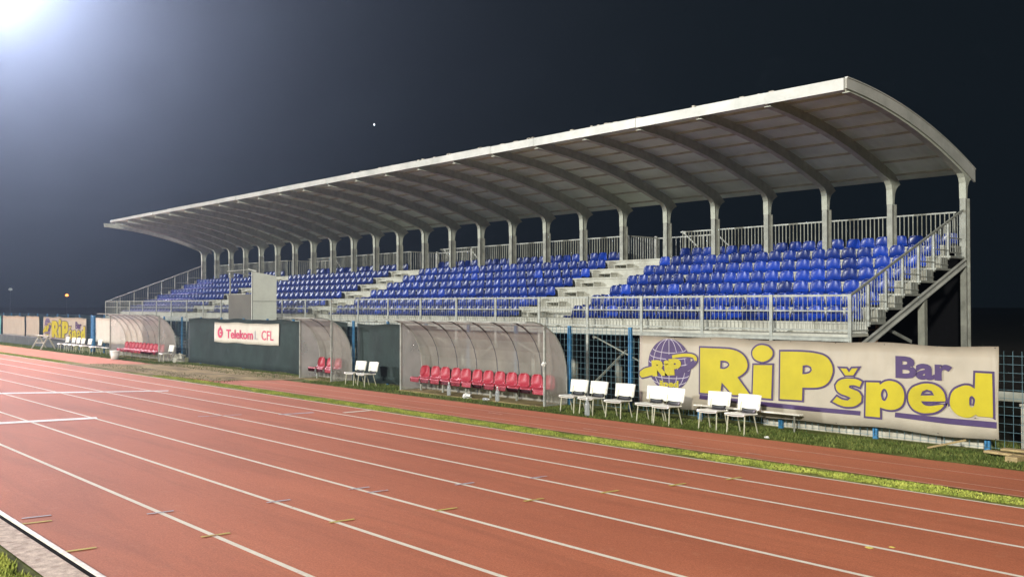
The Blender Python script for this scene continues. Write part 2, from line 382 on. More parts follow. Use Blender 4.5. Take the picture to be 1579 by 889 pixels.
# ------------------------------------------------------------------ grass
def grass_field(name, regions, m, hmin, hmax, wid=0.012, dens=900):
    b = MB()
    for (x0, x1, y0, y1, dmul, jitter) in regions:
        n = int(abs(x1-x0) * abs(y1-y0) * dens * dmul)
        for _ in range(n):
            x = random.uniform(x0, x1); y = random.uniform(y0, y1)
            if jitter:
                # ragged edges, thin patches
                e = 0.05 * math.sin(x*2.3) + 0.04 * math.sin(x*5.7+1) + 0.03*math.sin(x*13.1)
                if y < y0 + 0.1 + e or y > y1 - 0.1 - e*0.8: continue
                if math.sin(x*1.3+y*4)+math.sin(x*3.1-y*2.2)+math.sin(x*0.45+2) < -9: continue
            h = random.uniform(hmin, hmax); a = random.uniform(0, math.pi); w = wid * random.uniform(0.6, 1.5)
            lx = random.uniform(-0.5, 0.5) * h; ly = random.uniform(-0.5, 0.5) * h
            i = len(b.v)
            b.v += [(x - math.cos(a)*w, y - math.sin(a)*w, 0.005), (x + math.cos(a)*w, y + math.sin(a)*w, 0.005), (x+lx, y+ly, h)]
            b.f.append((i, i+1, i+2))
    return tag(b.build(name, m), kind='stuff')
grass_field('grass_strip', [(-26, 2, 12.78, 13.44, 1, True), (-34, -26, 12.85, 13.5, 0.7, True), (-60, -45, 12.8, 13.4, 0.25, True)], M['grass_y'], 0.01, 0.04, 0.014, 2600)
grass_field('infield_grass', [(-14, -8, 1.6, 2.66, 1, True)], M['grass_y'], 0.02, 0.07, 0.008, 3500)
grass_field('verge_grass', [(-28, -23.4, 15.6, 17.1, 0.7, True), (-23.4, -16.9, 15.56, 16.3, 0.35, True), (-16.9, 0, 15.58, 17.1, 0.8, True), (-41.5, -28, 16.6, 17.15, 1.0, True), (-42, -29.5, 13.2, 14.4, 0.10, True), (-42, -29.5, 15.4, 16.7, 0.22, True), (-60, -41.5, 15.62, 17.1, 0.5, True),
                            (-90, -60, 15.7, 17.1, 0.25, True)], M['grass_g'], 0.02, 0.075, 0.013, 1000)
grass_field('bank_grass', [(-16, 1, 17.65, 18.3, 1, False)], M['grass_g'], 0.03, 0.1, 0.013, 700)

# ------------------------------------------------------------------ grandstand
BAY = 1.963; XR = -10.23; NB = 24; XL = XR - NB*BAY
YF = 19.1; YC = 25.08
def ztop(y): return 7.48 - 0.114*(y-18.96) - 0.0259*(y-18.96)*(y-22.2)
stand = thing('grandstand', 'long covered grandstand with curved sheet roof and stepped rows behind a steel guard rail', 'grandstand', ((XL+XR)/2, YF, 0), world=True)
DECK = 1.94
def tz(r): return 2.20 + 0.326*r          # top of tread r (0..6)
def ty(r): return 19.9 + 0.83*r           # its front edge
# roof sheet (thin, curved, lightly corrugated) with purlins
ys = [18.9 + (25.62-18.9)*k/16 for k in range(17)]
rf = MB()
poly = [(y, ztop(y)) for y in ys] + [(y, ztop(y)-0.05) for y in reversed(ys)]
rf.prism(poly, XL-0.05, XR+0.0)
roofm, nt, b_ = new_mat('ribbed_roof_sheet')
b_.inputs['Roughness'].default_value = 0.6
tc = nt.nodes.new('ShaderNodeTexCoord'); wv = nt.nodes.new('ShaderNodeTexWave'); wv.bands_direction = 'X'; wv.inputs['Scale'].default_value = 1.25
nt.links.new(tc.outputs['Object'], wv.inputs['Vector'])
bp = nt.nodes.new('ShaderNodeBump'); bp.inputs['Strength'].default_value = 0.5; bp.inputs['Distance'].default_value = 0.03
nt.links.new(wv.outputs[0], bp.inputs['Height']); nt.links.new(bp.outputs[0], b_.inputs['Normal'])
ns = nt.nodes.new('ShaderNodeTexNoise'); ns.inputs['Scale'].default_value = 0.9; ns.inputs['Detail'].default_value = 8
nt.links.new(tc.outputs['Object'], ns.inputs['Vector'])
rp = nt.nodes.new('ShaderNodeValToRGB'); rp.color_ramp.elements[0].color = (0.58, 0.68, 0.58, 1); rp.color_ramp.elements[1].color = (0.76, 0.88, 0.78, 1)
rp.color_ramp.elements[0].position = 0.35; rp.color_ramp.elements[1].position = 0.65
nt.links.new(ns.outputs[0], rp.inputs[0]); nt.links.new(rp.outputs[0], b_.inputs['Base Color'])
def skew(mb):     # the far end of the roof is cut slightly askew
    mb.v = [(x + (1.35*(25.6-y)/6.7*max(0, 1-(x-XL)/6.0) if x < XL+6 else 0), y, z) for x, y, z in mb.v]; return mb
roof = skew(rf).build('roof', roofm, stand)
def sub(mb, name, m, parent, **k):
    """sub-part given in world coordinates under a part that already carries the offset"""
    o = mb.build(name, m, None, **k); o.parent = parent; o.matrix_parent_inverse = Matrix.Identity(4); o.location = (0, 0, 0); return o
for k in range(1, 9):
    y = 18.95 + 0.79*k
    z = ztop(y) - 0.03
    if y > 25.4: continue
    p = MB().bar((XL, y, z-0.04), (XR, y, z-0.04), 0.035, 0.06)
    sub(p, 'purlin', M['rib'], roof)
fa = MB()
nseg = 24
for k in range(nseg):
    j = random.uniform(-0.008, 0.008)
    fa.box(XL-0.08+(XR-XL+0.09)*k/nseg+0.004, XL-0.08+(XR-XL+0.09)*(k+1)/nseg, 18.84+j, 18.895, 7.37-0.13*k/nseg, 7.505+random.uniform(-0.008, 0.008))
sub(skew(fa), 'roof_fascia', M['fascia'], roof)
lit = MB()
for _ in range(38):       # leaves and grit caught on the gutter edge
    x = XR - random.uniform(1, 20); lit.box(x, x+random.uniform(0.04, 0.16), 18.86, 18.93, 7.5, 7.5+random.uniform(0.02, 0.05))
sub(lit, 'gutter_debris', M['conc'], roof)['kind'] = 'stuff'
for xx in (XL-0.06, XR+0.025):
    e = MB()
    e.prism([(y, ztop(y)+0.03) for y in ys] + [(y, ztop(y)-(0.2+0.10*(y-18.9)/6.7)) for y in reversed(ys)], xx-0.02, xx+0.03)
    sub(skew(e), 'roof_end_plate', M['fascia'], roof)
    e = MB(); e.prism([(y, ztop(y)+0.055) for y in ys] + [(y, ztop(y)+0.03) for y in reversed(ys)], xx-0.02 if xx > -20 else xx-0.05, xx+0.05)
    sub(skew(e), 'roof_end_flashing', M['fascia'], roof)
# ribs and columns
def rib_poly():
    top = [(y, ztop(y)-0.052) for y in ys if y < 25.6]
    bot = []
    yb = [18.95 + (24.4-18.95)*k/12 for k in range(13)]
    for y in yb:
        t = (y-18.95)/5.45
        bot.append((y, ztop(y) - (0.27 + 0.15*t)))
    # front haunch into the column
    zc = 5.35
    bot += [(24.78, ztop(24.78)-0.43), (24.89, ztop(24.89)-0.50), (24.94, ztop(24.94)-0.62), (24.955, zc)]
    back = [(25.205, zc), (25.215, 5.5), (25.25, 5.68), (25.34, 5.82), (25.46, 5.9), (25.59, 5.95)]
    return top + list(reversed(back)) + list(reversed(bot))
RP = rib_poly()
def flange_pts():
    yb = [18.95 + (24.4-18.95)*k/12 for k in range(13)]
    p = [(y, ztop(y) - (0.27 + 0.15*(y-18.95)/5.45)) for y in yb]
    return p + [(24.78, ztop(24.78)-0.43), (24.89, ztop(24.89)-0.50), (24.94, ztop(24.94)-0.62), (24.955, 5.35)]
FP = flange_pts()
rib_src = col_src = None
for k in range(NB+1):
    X = XR - k*BAY
    foot = 0.0 if k in (0, NB) else tz(5)+0.0
    if rib_src is None:
        rb = MB().prism(RP, X-0.012, X+0.012)
        for (a, b2) in zip(FP[:-1], FP[1:]): rb.bar((X, a[0], a[1]), (X, b2[0], b2[1]), 0.17, 0.02)
        o = rb.build('rib', M['rib'], stand); rib_src = rib_src or o
    else:
        o = rib_src.copy(); COL.objects.link(o); o.location = (rib_src.location.x - k*BAY, rib_src.location.y, rib_src.location.z)
    cb = MB()
    w = 0.075
    cb.box(X-w, X+w, 24.94, 24.96, foot, 5.36); cb.box(X-0.01, X+0.01, 24.96, 25.19, foot, 5.36); cb.box(X-w, X+w, 25.19, 25.21, foot, 5.36)
    cb.build('column', M['galv_col'], stand)
# treads, risers, deck
stepxL, stepxR = XL+0.02, XR-0.03
for r in range(7):
    y0 = ty(r); y1 = ty(r+1) if r < 6 else 26.3
    t = MB(); n = 24; stepxR = XR-0.03 if r < 6 else XR-0.45
    for k in range(n):
        j = random.uniform(-0.003, 0.003)
        t.box(stepxL+(stepxR-stepxL)*k/n+0.004, stepxL+(stepxR-stepxL)*(k+1)/n, y0-0.03+j, y1, tz(r)-0.05, tz(r))
    o = t.build('tread', M['tread'], stand)
    rr = MB(); z0 = DECK if r == 0 else tz(r-1)
    rr.box(stepxL, stepxR, y0+0.0, y0+0.02, z0+0.002, tz(r)-0.052)
    rr.build('riser', M['tread'], stand)
d = MB()
for k in range(NB):
    d.box(XL+k*BAY+0.01, XL+(k+1)*BAY-0.005, YF-0.04, ty(0)+0.0, DECK-0.06, DECK)
dk = d.build('walkway_deck', M['tread'], stand)
d = MB().box(XL, XR, YF-0.05, YF+0.02, 1.78, DECK-0.062).box(XL, XR, YF-0.07, YF-0.05, 1.78, 1.80).box(XL, XR, YF-0.07, YF-0.05, 1.86, 1.878)
d.build('front_beam', M['galv'], stand)
MB().box(XL+0.1, XR-0.5, 26.31, 26.36, 0, 4.08).build('dark_backdrop_sheet', mat('black_backdrop', (0.004, 0.004, 0.005), 0.95, spec=0.1), stand)  # added black sheet, stands in for the open darkness under the stand
# aisle half steps
for xa, xb in ((-22.2, -20.1), (-35.65, -33.75), (-47.55, -45.6)):
    for r in range(1, 7):
        a = MB()
        xm = xa + 0.5
        y0 = ty(r)
        a.box(xm-0.32, xm+0.32, y0-0.36, y0-0.031, tz(r)-0.19, tz(r)-0.15)
        a.box(xm-0.3, xm-0.27, y0-0.33, y0-0.031, tz(r-1)+0.002, tz(r)-0.19).box(xm+0.27, xm+0.3, y0-0.33, y0-0.031, tz(r-1)+0.002, tz(r)-0.19)
        a.build('aisle_step', M['tread'], stand)
# front guard rail
g = MB()
for z, h in ((2.79, 0.045), (2.45, 0.03), (2.02, 0.035)): g.box(XL, XR, YF-0.02, YF+0.02, z-h/2, z+h/2)
front_rail = g.build('front_guard_rail', M['galv'], stand)
for k in range(NB+1):
    X = XR - k*BAY
    sub(MB().box(X-0.04, X+0.04, YF-0.055, YF-0.0215, 0.0, 2.82), 'rail_post', M['galv'], front_rail)
for k in range(NB):
    X = XR - k*BAY; bl = MB()
    for j in range(1, 17):
        x = X - BAY*j/17; bl.box(x-0.0045, x+0.0045, YF-0.0045, YF+0.0045, 2.037, 2.767)
    sub(bl, 'baluster_panel', M['galv_dark'], front_rail)
# back guard rail
g = MB(); YB = 25.75
segs = [(XR-0.5, -20.0), (-22.35, -33.55), (-35.8, -45.4), (-47.7, XL)]
for a, b2 in segs:
    g.box(b2, a, YB-0.02, YB+0.02, 5.06, 5.10).box(b2, a, YB-0.015, YB+0.015, 4.26, 4.29)
back_rail = g.build('back_guard_rail', M['galv'], stand)
for a, b2 in segs:
    n = int((a-b2)/0.125); bl = MB()
    for j in range(n):
        x = a - 0.06 - j*0.125; bl.box(x-0.011, x+0.011, YB-0.01, YB+0.01, 4.29, 5.06)
    sub(bl, 'baluster_panel', M['galv_dark'], back_rail)
# entrance enclosures at the head of each aisle (stairs coming up from behind)
for xa, xb in ((-22.35, -20.0), (-35.8, -33.55), (-47.7, -45.4)):
    e = MB(); Yb = 27.3
    e.box(xa, xb, 25.7, Yb, 4.05, 4.12)
    e.bar((xa, YB, 5.08), (xa, Yb, 5.08), 0.04).bar((xa, Yb, 5.06), (xb+0.3, Yb, 5.06), 0.04)
    e.box(xa-0.05, xa+0.05, Yb-0.05, Yb+0.05, 4.12, 5.14)
    for j in range(12): e.box(xa-0.01, xa+0.01, YB+j*0.13, YB+j*0.13+0.02, 4.12, 5.06)
    for j in range(12): e.box(xa+0.12+j*0.2, xa+0.14+j*0.2, Yb-0.01, Yb+0.01, 4.12, 5.06)
    e.box(xb+0.28, xb+0.4, Yb-0.05, Yb+0.05, 4.12, 5.18)
    for yy in (YB+0.35, Yb): e.bar((xb+0.3 - (0.5 if yy < 27 else 0), yy, 5.14), (xb+1.75-(0.5 if yy < 27 else 0), yy, 3.9), 0.05)
    for s in range(4): e.box(xb+0.35+s*0.3, xb+0.65+s*0.3, YB+0.35, Yb, 3.9-s*0.2, 3.94-s*0.2)
    e.build('stairhead_landing', M['galv'], stand)
# sloping side rails, stringers and stepped end plates
for side, X in (('r', XR), ('l', XL)):
    s = MB()
    hz = lambda y: 2.79 + (y-YF-0.1)*0.3925
    s.bar((X, YF, 2.79), (X, 24.93, hz(24.93)), 0.045)
    sr = s.build('side_guard_rail', M['galv'], stand)
    for r in range(0, 6):
        y = ty(r)
        sub(MB().box(X-0.025, X+0.025, y-0.03, y+0.03, tz(r)-0.1, hz(y)-0.02), 'rail_post', M['galv'], sr)
        y1 = ty(r+1); q = MB()
        for z in (tz(r)+0.09, tz(r)+0.46): q.box(X-0.015, X+0.015, y+0.03, y1-0.03, z-0.012, z+0.012)
        for j in range(1, 6):
            yy = y + 0.83*j/6; q.box(X-0.005, X+0.005, yy-0.005, yy+0.005, tz(r)+0.09, hz(yy)-0.02)
        sub(q, 'baluster_panel', M['galv'], sr)
    q = MB()
    for j in range(1, 7):
        yy = YF + 0.8*j/7; q.box(X-0.008, X+0.008, yy-0.008, yy+0.008, 2.03, hz(yy)-0.02)
    q.box(X-0.015, X+0.015, YF, ty(0)-0.03, 2.0, 2.03)
    sub(q, 'baluster_panel', M['galv'], sr)
    st = MB(); xo = X + (0.05 if side == 'r' else -0.05)
    a, bb = (19.0, 1.36), (25.05, 3.78)
    sl = (3.78-1.73)/(25.1-19.7)
    a = (19.25, 1.73-0.45*sl); bb = (24.93, 3.7)
    st.bar((xo, a[0], a[1]+0.02), (xo, bb[0], bb[1]), 0.03, 0.16)
    st.bar((xo+0.03, a[0], a[1]-0.055), (xo+0.03, bb[0], bb[1]-0.075), 0.07, 0.018)
    st.bar((xo+0.03, a[0], a[1]+0.095), (xo+0.03, bb[0], bb[1]+0.075), 0.07, 0.018)
    st.build('stringer', M['fascia'], stand)
    ep = MB()
    for r in range(6):
        ep.box(X-0.012 if side == 'r' else X+0.0, X-0.0 if side == 'r' else X+0.012, ty(r)+0.42, ty(r+1)-0.035, tz(r)-0.01, tz(r+1)-0.055)
        ep.box(X-0.03, X+0.06 if side == 'r' else X+0.02, ty(r)-0.02, ty(r+1), tz(r)-0.055, tz(r)-0.004)
    ep.build('tread_end_plate', M['galv'], stand)
# understructure
for k in range(0, NB+1, 1):
    X = XR - k*BAY
    u = MB().box(X-0.08, X+0.08, 22.5, 22.66, 0, 2.72)
    if 0 < k < NB: u.bar((X, 19.3, 1.7), (X, 25.0, 3.85), 0.06, 0.14)
    if k % 3 == 1: u.bar((X, 19.2, 0.3), (X, 22.5, 2.4), 0.05)
    if k % 2 == 0 and k: u.bar((X, 19.3, 1.72), (X+BAY, 19.5, 0.9), 0.05, 0.03)
    u.build('support_frame', M['galv_dark'], stand)
# ------------------------------------------------------------------ seats
def seat_shell_mesh(name, w=0.452, dep=0.42, hgt=0.36):
    """one-piece moulded shell: front lip, dished pan, curved back with rounded top corners"""
    prof = [(0.0, -0.05, 0.86), (0.0, 0.03, 0.94), (0.03, 0.065, 0.98), (0.12, 0.06, 1.0), (0.24, 0.045, 1.0), (0.33, 0.05, 1.0), (0.385, 0.085, 1.0), (0.405, 0.16, 0.98), (0.42, 0.24, 0.93), (0.43, 0.29, 0.84), (0.436, 0.322, 0.66), (0.438, 0.335, 0.42)]
    sx = dep/0.4; sz = hgt/0.335; NU = 8
    v = []; f = []
    for side in (0, 1):
        for (y, z, ww) in prof:
            for j in range(NU+1):
                u = -1 + 2*j/NU
                dish = (1-u*u)
                yy = y*sx + (0.035*dish if z > 0.1 else 0) - 0.035*(1-dish)*(1 if z > 0.1 else 0)
                zz = z*sz - (0.02*dish if z <= 0.1 and y > 0.02 else 0)
                off = 0.012*side
                if z > 0.1: yy += off
                else: zz -= off
                v.append((u*ww*w/2, yy, zz))
    n = len(prof); S = n*(NU+1)
    for i in range(n-1):
        for j in range(NU):
            a = i*(NU+1)+j; f.append((a, a+1, a+NU+2, a+NU+1)); a += S; f.append((a+NU+1, a+NU+2, a+1, a))
    for i in range(n-1):
        for j in (0, NU):
            a = i*(NU+1)+j; q = (a, a+NU+1, a+NU+1+S, a+S); f.append(q if j == 0 else q[::-1])
    for j in range(NU):
        a = j; f.append((a+S, a+1+S, a+1, a)); a = (n-1)*(NU+1)+j; f.append((a, a+1, a+1+S, a+S))
    me = bpy.data.meshes.new(name); me.from_pydata(v, [], f); me.update()
    for p in me.polygons: p.use_smooth = True
    return me
seat_me = [seat_shell_mesh('stadium_seat'), seat_shell_mesh('stadium_seat')]
seat_me[0].materials.append(M['seat']); seat_me[1].materials.append(M['seat_alt'])
ORD = ['first', 'second', 'third', 'fourth', 'fifth', 'sixth', 'seventh', 'eighth', 'ninth', 'tenth', 'eleventh', 'twelfth', 'thirteenth', 'fourteenth', 'fifteenth', 'sixteenth', 'seventeenth', 'eighteenth', 'nineteenth', 'twentieth', 'twenty-first', 'twenty-second', 'twenty-third', 'twenty-fourth', 'twenty-fifth']
ROWN = ['bottom row', 'second row up', 'third row up', 'fourth row up', 'fifth row up', 'sixth row up', 'top row']
SECN = ['right-hand section', 'inner right section', 'inner left section', 'left-hand section']
seats = []
for si, (a, b2, n) in enumerate(((-10.62, -19.95, 20), (-22.35, -33.55, 24), (-35.85, -45.3, 20), (-47.8, -57.1, 20))):
    for r in range(7):
        for k in range(n):
            x = a + (b2-a)*(k+0.5)/n
            seats.append((math.hypot(x, ty(r)) + (5.5 if r == 6 else 0), x, ty(r)+(0.06 if r < 6 else 0.34), tz(r)+0.0, si, r, k))
seats.sort()
for (dd, x, y, z, si, r, k) in seats[:300]:
    alt = (r < 5 and x > -14.8 - r*0.5 and random.random() < 0.85) or random.random() < 0.12  # lower rows at the right end take the brighter, lit-looking blue
    o = bpy.data.objects.new('stadium_seat', seat_me[1 if alt else 0]); COL.objects.link(o)
    o.location = (x+random.uniform(-.008, .008), y+random.uniform(-.01, .01), z+0.004); o.rotation_euler = (R(random.uniform(-1.5, 1.5)), 0, R(random.uniform(-2.5, 2.5)))
    tag(o, 'blue seat, %s of the %s, %s from its right end' % (ROWN[r], SECN[si], ORD[k]), 'seat', 'blue stadium seats of the grandstand')
fb = MB()
base_v = [tuple(v.co) for v in seat_me[0].vertices]; base_f = [tuple(p.vertices) for p in seat_me[0].polygons]
for (dd, x, y, z, si, r, k) in seats[300:]:
    i = len(fb.v); c, s_ = math.cos(0), 0
    fb.v += [(vx+x, vy+y, vz+z+0.004) for vx, vy, vz in base_v]; fb.f += [tuple(i+q for q in ff) for ff in base_f]
tag(fb.build('distant_seats', M['seat'], smooth=True), 'farther blue seats in the left part of the grandstand', 'seats', kind='stuff')

# ------------------------------------------------------------------ fence
FY = 17.3
fence = thing('mesh_fence', 'blue-posted wire mesh fence running along the outside of the track', 'fence', (-30, FY, 0), world=True)
posts = [-6.7 - 2.07*k for k in range(-3, 38)]
for k, x in enumerate(posts):
    MB().box(x-0.045, x+0.045, FY-0.03, FY+0.03, 0, 2.04 if x < -14 else 1.80).build('post', M['blue_post'], fence)
for x0, x1 in zip(posts[:-1], posts[1:]):
    w = MB(); n = 14
    for j in range(n+1):
        x = x0 + (x1-x0)*j/n; w.box(x-0.003, x+0.003, FY-0.04, FY-0.032, 0.06, 2.0 if x0 < -14 else 1.78)
    for j in range(14 if x0 < -14 else 12):
        z = 0.08 + 0.147*j; w.box(x1, x0, FY-0.048, FY-0.04, z-0.003, z+0.003)
    w.build('mesh_panel', M['wire'], fence)
def hang_sheet(name, x0, x1, z0, z1, y, m, sag=0.03, nx=40, nz=8, th=0.006, amp=0.02, parent=None):
    v = []; f = []; ph = random.random()*9
    for side in (0, 1):
        for i in range(nx+1):
            for j in range(nz+1):
                u = i/nx; t = j/nz; x = x0+(x1-x0)*u
                zz = z0+(z1-z0)*t + sag*0.5*(math.sin(x*1.9+ph)+math.sin(x*3.3+ph*2))*(abs(2*t-1))
                yy = y + amp*(math.sin(x*1.3+t*2+ph)*0.6+math.sin(x*3.9-t*3)*0.4)*math.sin(math.pi*t) + th*side
                v.append((x + 0.01*math.sin(t*5+ph), yy, zz))
    S = (nx+1)*(nz+1)
    for i in range(nx):
        for j in range(nz):
            a = i*(nz+1)+j; f.append((a, a+nz+1, a+nz+2, a+1)); a += S; f.append((a+1, a+nz+2, a+nz+1, a))
    def wall(a, b): f.append((a, b, b+S, a+S))
    for i in range(nx): wall(i*(nz+1), (i+1)*(nz+1)) if x1 < x0 else wall((i+1)*(nz+1), i*(nz+1)); wall((i+1)*(nz+1)+nz, i*(nz+1)+nz)
    for j in range(nz): wall(j, j+1); wall(nx*(nz+1)+j+1, nx*(nz+1)+j)
    b = MB(); b.v = v; b.f = f
    return b.build(name, m, parent, smooth=True)
tag(hang_sheet('shade_net', -40.9, -27.62, 0.03, 2.0, FY-0.1, M['cloth'], 0.03, 80, 8, amp=0.03), 'long dark green shade net on the fence behind the small printed banner', 'shade net', 'dark nets on the fence')
tag(hang_sheet('shade_net', -27.0, -22.6, 0.03, 1.95, FY-0.1, M['cloth'], 0.03, 30, 8, amp=0.03), 'short dark shade net on the fence at the left end of the long dugout', 'shade net', 'dark nets on the fence')

# ------------------------------------------------------------------ banners
LET = {
'R' : [[(1.78, 1.63), (2.1, 1.63), (2.4, 1.63), (2.61, 1.62), (2.81, 1.57), (2.95, 1.47), (3.02, 1.34), (3.01, 1.22), (2.93, 1.12), (2.77, 1.02), (2.91, 0.86), (3.1, 0.65), (2.86, 0.64), (2.64, 0.63), (2.36, 0.88), (2.32, 0.63), (2.02, 0.62), (1.77, 0.62)], [(2.33, 1.36), (2.45, 1.36), (2.53, 1.33), (2.56, 1.28), (2.52, 1.23), (2.43, 1.19), (2.32, 1.19)]] ,
'i' : [[(3.64, 1.57), (3.63, 1.52), (3.59, 1.47), (3.54, 1.43), (3.47, 1.4), (3.39, 1.38), (3.31, 1.39), (3.24, 1.41), (3.18, 1.45), (3.15, 1.5), (3.14, 1.55), (3.15, 1.61), (3.19, 1.66), (3.24, 1.7), (3.31, 1.73), (3.39, 1.74), (3.47, 1.73), (3.54, 1.71), (3.59, 1.67), (3.63, 1.63)], [(3.17, 1.31), (3.63, 1.33), (3.6, 0.62), (3.14, 0.62)]] ,
'P' : [[(3.82, 1.62), (4.13, 1.63), (4.4, 1.63), (4.66, 1.61), (4.84, 1.56), (4.94, 1.47), (5.0, 1.31), (4.97, 1.16), (4.88, 1.02), (4.73, 0.94), (4.53, 0.91), (4.33, 0.9), (4.32, 0.64), (3.8, 0.63)], [(4.34, 1.35), (4.44, 1.36), (4.52, 1.33), (4.54, 1.27), (4.5, 1.22), (4.42, 1.19), (4.33, 1.18)]] ,
's' : [[(5.15, 1.34), (5.29, 1.34), (5.34, 1.27), (5.4, 1.35), (5.53, 1.36), (5.43, 1.21), (5.26, 1.2)], [(5.61, 1.1), (5.56, 0.99), (5.44, 1.02), (5.35, 1.01), (5.34, 0.97), (5.43, 0.94), (5.54, 0.9), (5.6, 0.82), (5.59, 0.71), (5.49, 0.63), (5.33, 0.59), (5.17, 0.6), (4.98, 0.67), (5.08, 0.78), (5.19, 0.73), (5.31, 0.72), (5.37, 0.77), (5.29, 0.8), (5.15, 0.84), (5.07, 0.91), (5.05, 1.0), (5.12, 1.09), (5.25, 1.14), (5.38, 1.15), (5.52, 1.14)]] ,
'p' : [[(5.69, 1.1), (5.96, 1.11), (5.97, 1.07), (6.08, 1.14), (6.23, 1.15), (6.36, 1.09), (6.43, 0.98), (6.44, 0.83), (6.4, 0.71), (6.3, 0.63), (6.15, 0.6), (5.97, 0.63), (5.97, 0.44), (5.67, 0.44)], [(6.12, 0.88), (6.11, 0.84), (6.09, 0.8), (6.07, 0.77), (6.04, 0.77), (6.01, 0.79), (6.0, 0.83), (5.99, 0.88), (6.0, 0.93), (6.02, 0.97), (6.04, 0.99), (6.07, 0.99), (6.09, 0.97), (6.11, 0.93)]] ,
'e' : [[(7.2, 0.9), (7.2, 0.84), (6.95, 0.82), (6.76, 0.81), (6.8, 0.76), (6.89, 0.74), (7.02, 0.76), (7.16, 0.79), (7.17, 0.75), (7.07, 0.66), (6.89, 0.6), (6.69, 0.61), (6.56, 0.7), (6.51, 0.86), (6.56, 1.02), (6.7, 1.11), (6.88, 1.15), (7.06, 1.11), (7.16, 1.02)], [(6.75, 0.92), (6.78, 0.99), (6.86, 1.03), (6.95, 1.01), (6.99, 0.94)]] ,
'd' : [[(7.72, 1.39), (8.01, 1.39), (8.02, 0.62), (7.75, 0.62), (7.73, 0.65), (7.63, 0.59), (7.47, 0.59), (7.35, 0.66), (7.28, 0.77), (7.28, 0.91), (7.33, 1.04), (7.44, 1.12), (7.6, 1.16), (7.71, 1.11)], [(7.71, 0.88), (7.7, 0.83), (7.69, 0.8), (7.67, 0.78), (7.65, 0.78), (7.63, 0.79), (7.62, 0.83), (7.62, 0.87), (7.62, 0.91), (7.63, 0.95), (7.65, 0.97), (7.67, 0.97), (7.69, 0.95), (7.71, 0.92)]] ,
}
BARS = [[(1.76, 0.58), (3.33, 0.545), (4.48, 0.53), (5.57, 0.53), (5.56, 0.445), (4.48, 0.44), (3.33, 0.45), (1.75, 0.48)], [(6.26, 0.565), (7.23, 0.545), (8.07, 0.55), (8.07, 0.44), (7.23, 0.44), (6.25, 0.475)]]
def flat_shape(name, loops, m, parent, offset=0.0, ex=0.002, y=0.0, smooth=True):
    """filled 2D outline (x, z) as thin print on a banner; offset widens it"""
    cu = bpy.data.curves.new(name, 'CURVE'); cu.dimensions = '2D'; cu.fill_mode = 'BOTH'; cu.extrude = ex; cu.offset = offset; cu.resolution_u = 3
    for lp in loops:
        sp = cu.splines.new('BEZIER' if smooth else 'POLY')
        if smooth:
            sp.bezier_points.add(len(lp)-1); n = len(lp)
            for i, (x, z) in enumerate(lp):
                bpnt = sp.bezier_points[i]; bpnt.co = (x, z, 0)
                a = Vector(lp[i-1]); c = Vector((x, z)); d2 = Vector(lp[(i+1) % n])
                u1 = (c-a); u2 = (d2-c)
                if u1.angle(u2) > R(42) or len(lp) < 6: bpnt.handle_left_type = bpnt.handle_right_type = 'VECTOR'
                else: bpnt.handle_left_type = bpnt.handle_right_type = 'AUTO'
        else:
            sp.points.add(len(lp)-1)
            for i, (x, z) in enumerate(lp): sp.points[i].co = (x, z, 0, 1)
        sp.use_cyclic_u = True
    return curve_to_mesh(name, cu, m, parent, y)
def curve_to_mesh(name, cu, m, parent, y, mtx=None):
    t = bpy.data.objects.new('tmp', cu); COL.objects.link(t)
    bpy.context.view_layer.update()
    me = bpy.data.meshes.new_from_object(t.evaluated_get(bpy.context.evaluated_depsgraph_get()))
    me.name = name
    COL.objects.unlink(t); bpy.data.objects.remove(t)
    me.transform(mtx or Matrix.Identity(4))
    me.transform(Matrix.Rotation(R(90), 4, 'X'))
    me.materials.clear(); me.materials.append(m)
    o = bpy.data.objects.new(name, me); COL.objects.link(o); o.parent = parent; o.location = (0, y, 0)
    return o
def text(name, s, x, z, size, m, parent, y, offset=0.0, sx=1.0, rot=0.0, shear=0.0, ex=0.002, fit=None):
    cu = bpy.data.curves.new(name, 'FONT'); cu.body = s; cu.size = size; cu.offset = offset; cu.extrude = ex; cu.shear = shear; cu.resolution_u = 3
    o = curve_to_mesh(name, cu, m, parent, y)
    me = o.data
    if fit:
        xs = [v.co.x for v in me.vertices]; w = max(xs)-min(xs); k = fit/w; x0 = min(xs)
        for v in me.vertices: v.co.x = (v.co.x-x0)*k
    me.transform(Matrix.Translation((x, 0, z)) @ Matrix.Rotation(-rot, 4, 'Y'))
    return o
def ellipse(cx, cz, rx, rz, n=28, a0=0, a1=2*math.pi, rot=0):
    pts = []
    for i in range(n):
        t = a0 + (a1-a0)*i/(n if abs(a1-a0-2*math.pi) < 1e-6 else n-1)
        u, v = rx*math.cos(t), rz*math.sin(t)
        pts.append((cx + u*math.cos(rot) - v*math.sin(rot), cz + u*math.sin(rot) + v*math.cos(rot)))
    return pts
def strip(pts, w):
    L_, R_ = [], []
    for i, p in enumerate(pts):
        a = Vector(pts[max(0, i-1)]); b = Vector(pts[min(len(pts)-1, i+1)]); d = (b-a).normalized(); nrm = Vector((-d.y, d.x))*w/2
        L_.append((p[0]+nrm.x, p[1]+nrm.y)); R_.append((p[0]-nrm.x, p[1]-nrm.y))
    return L_ + R_[::-1]
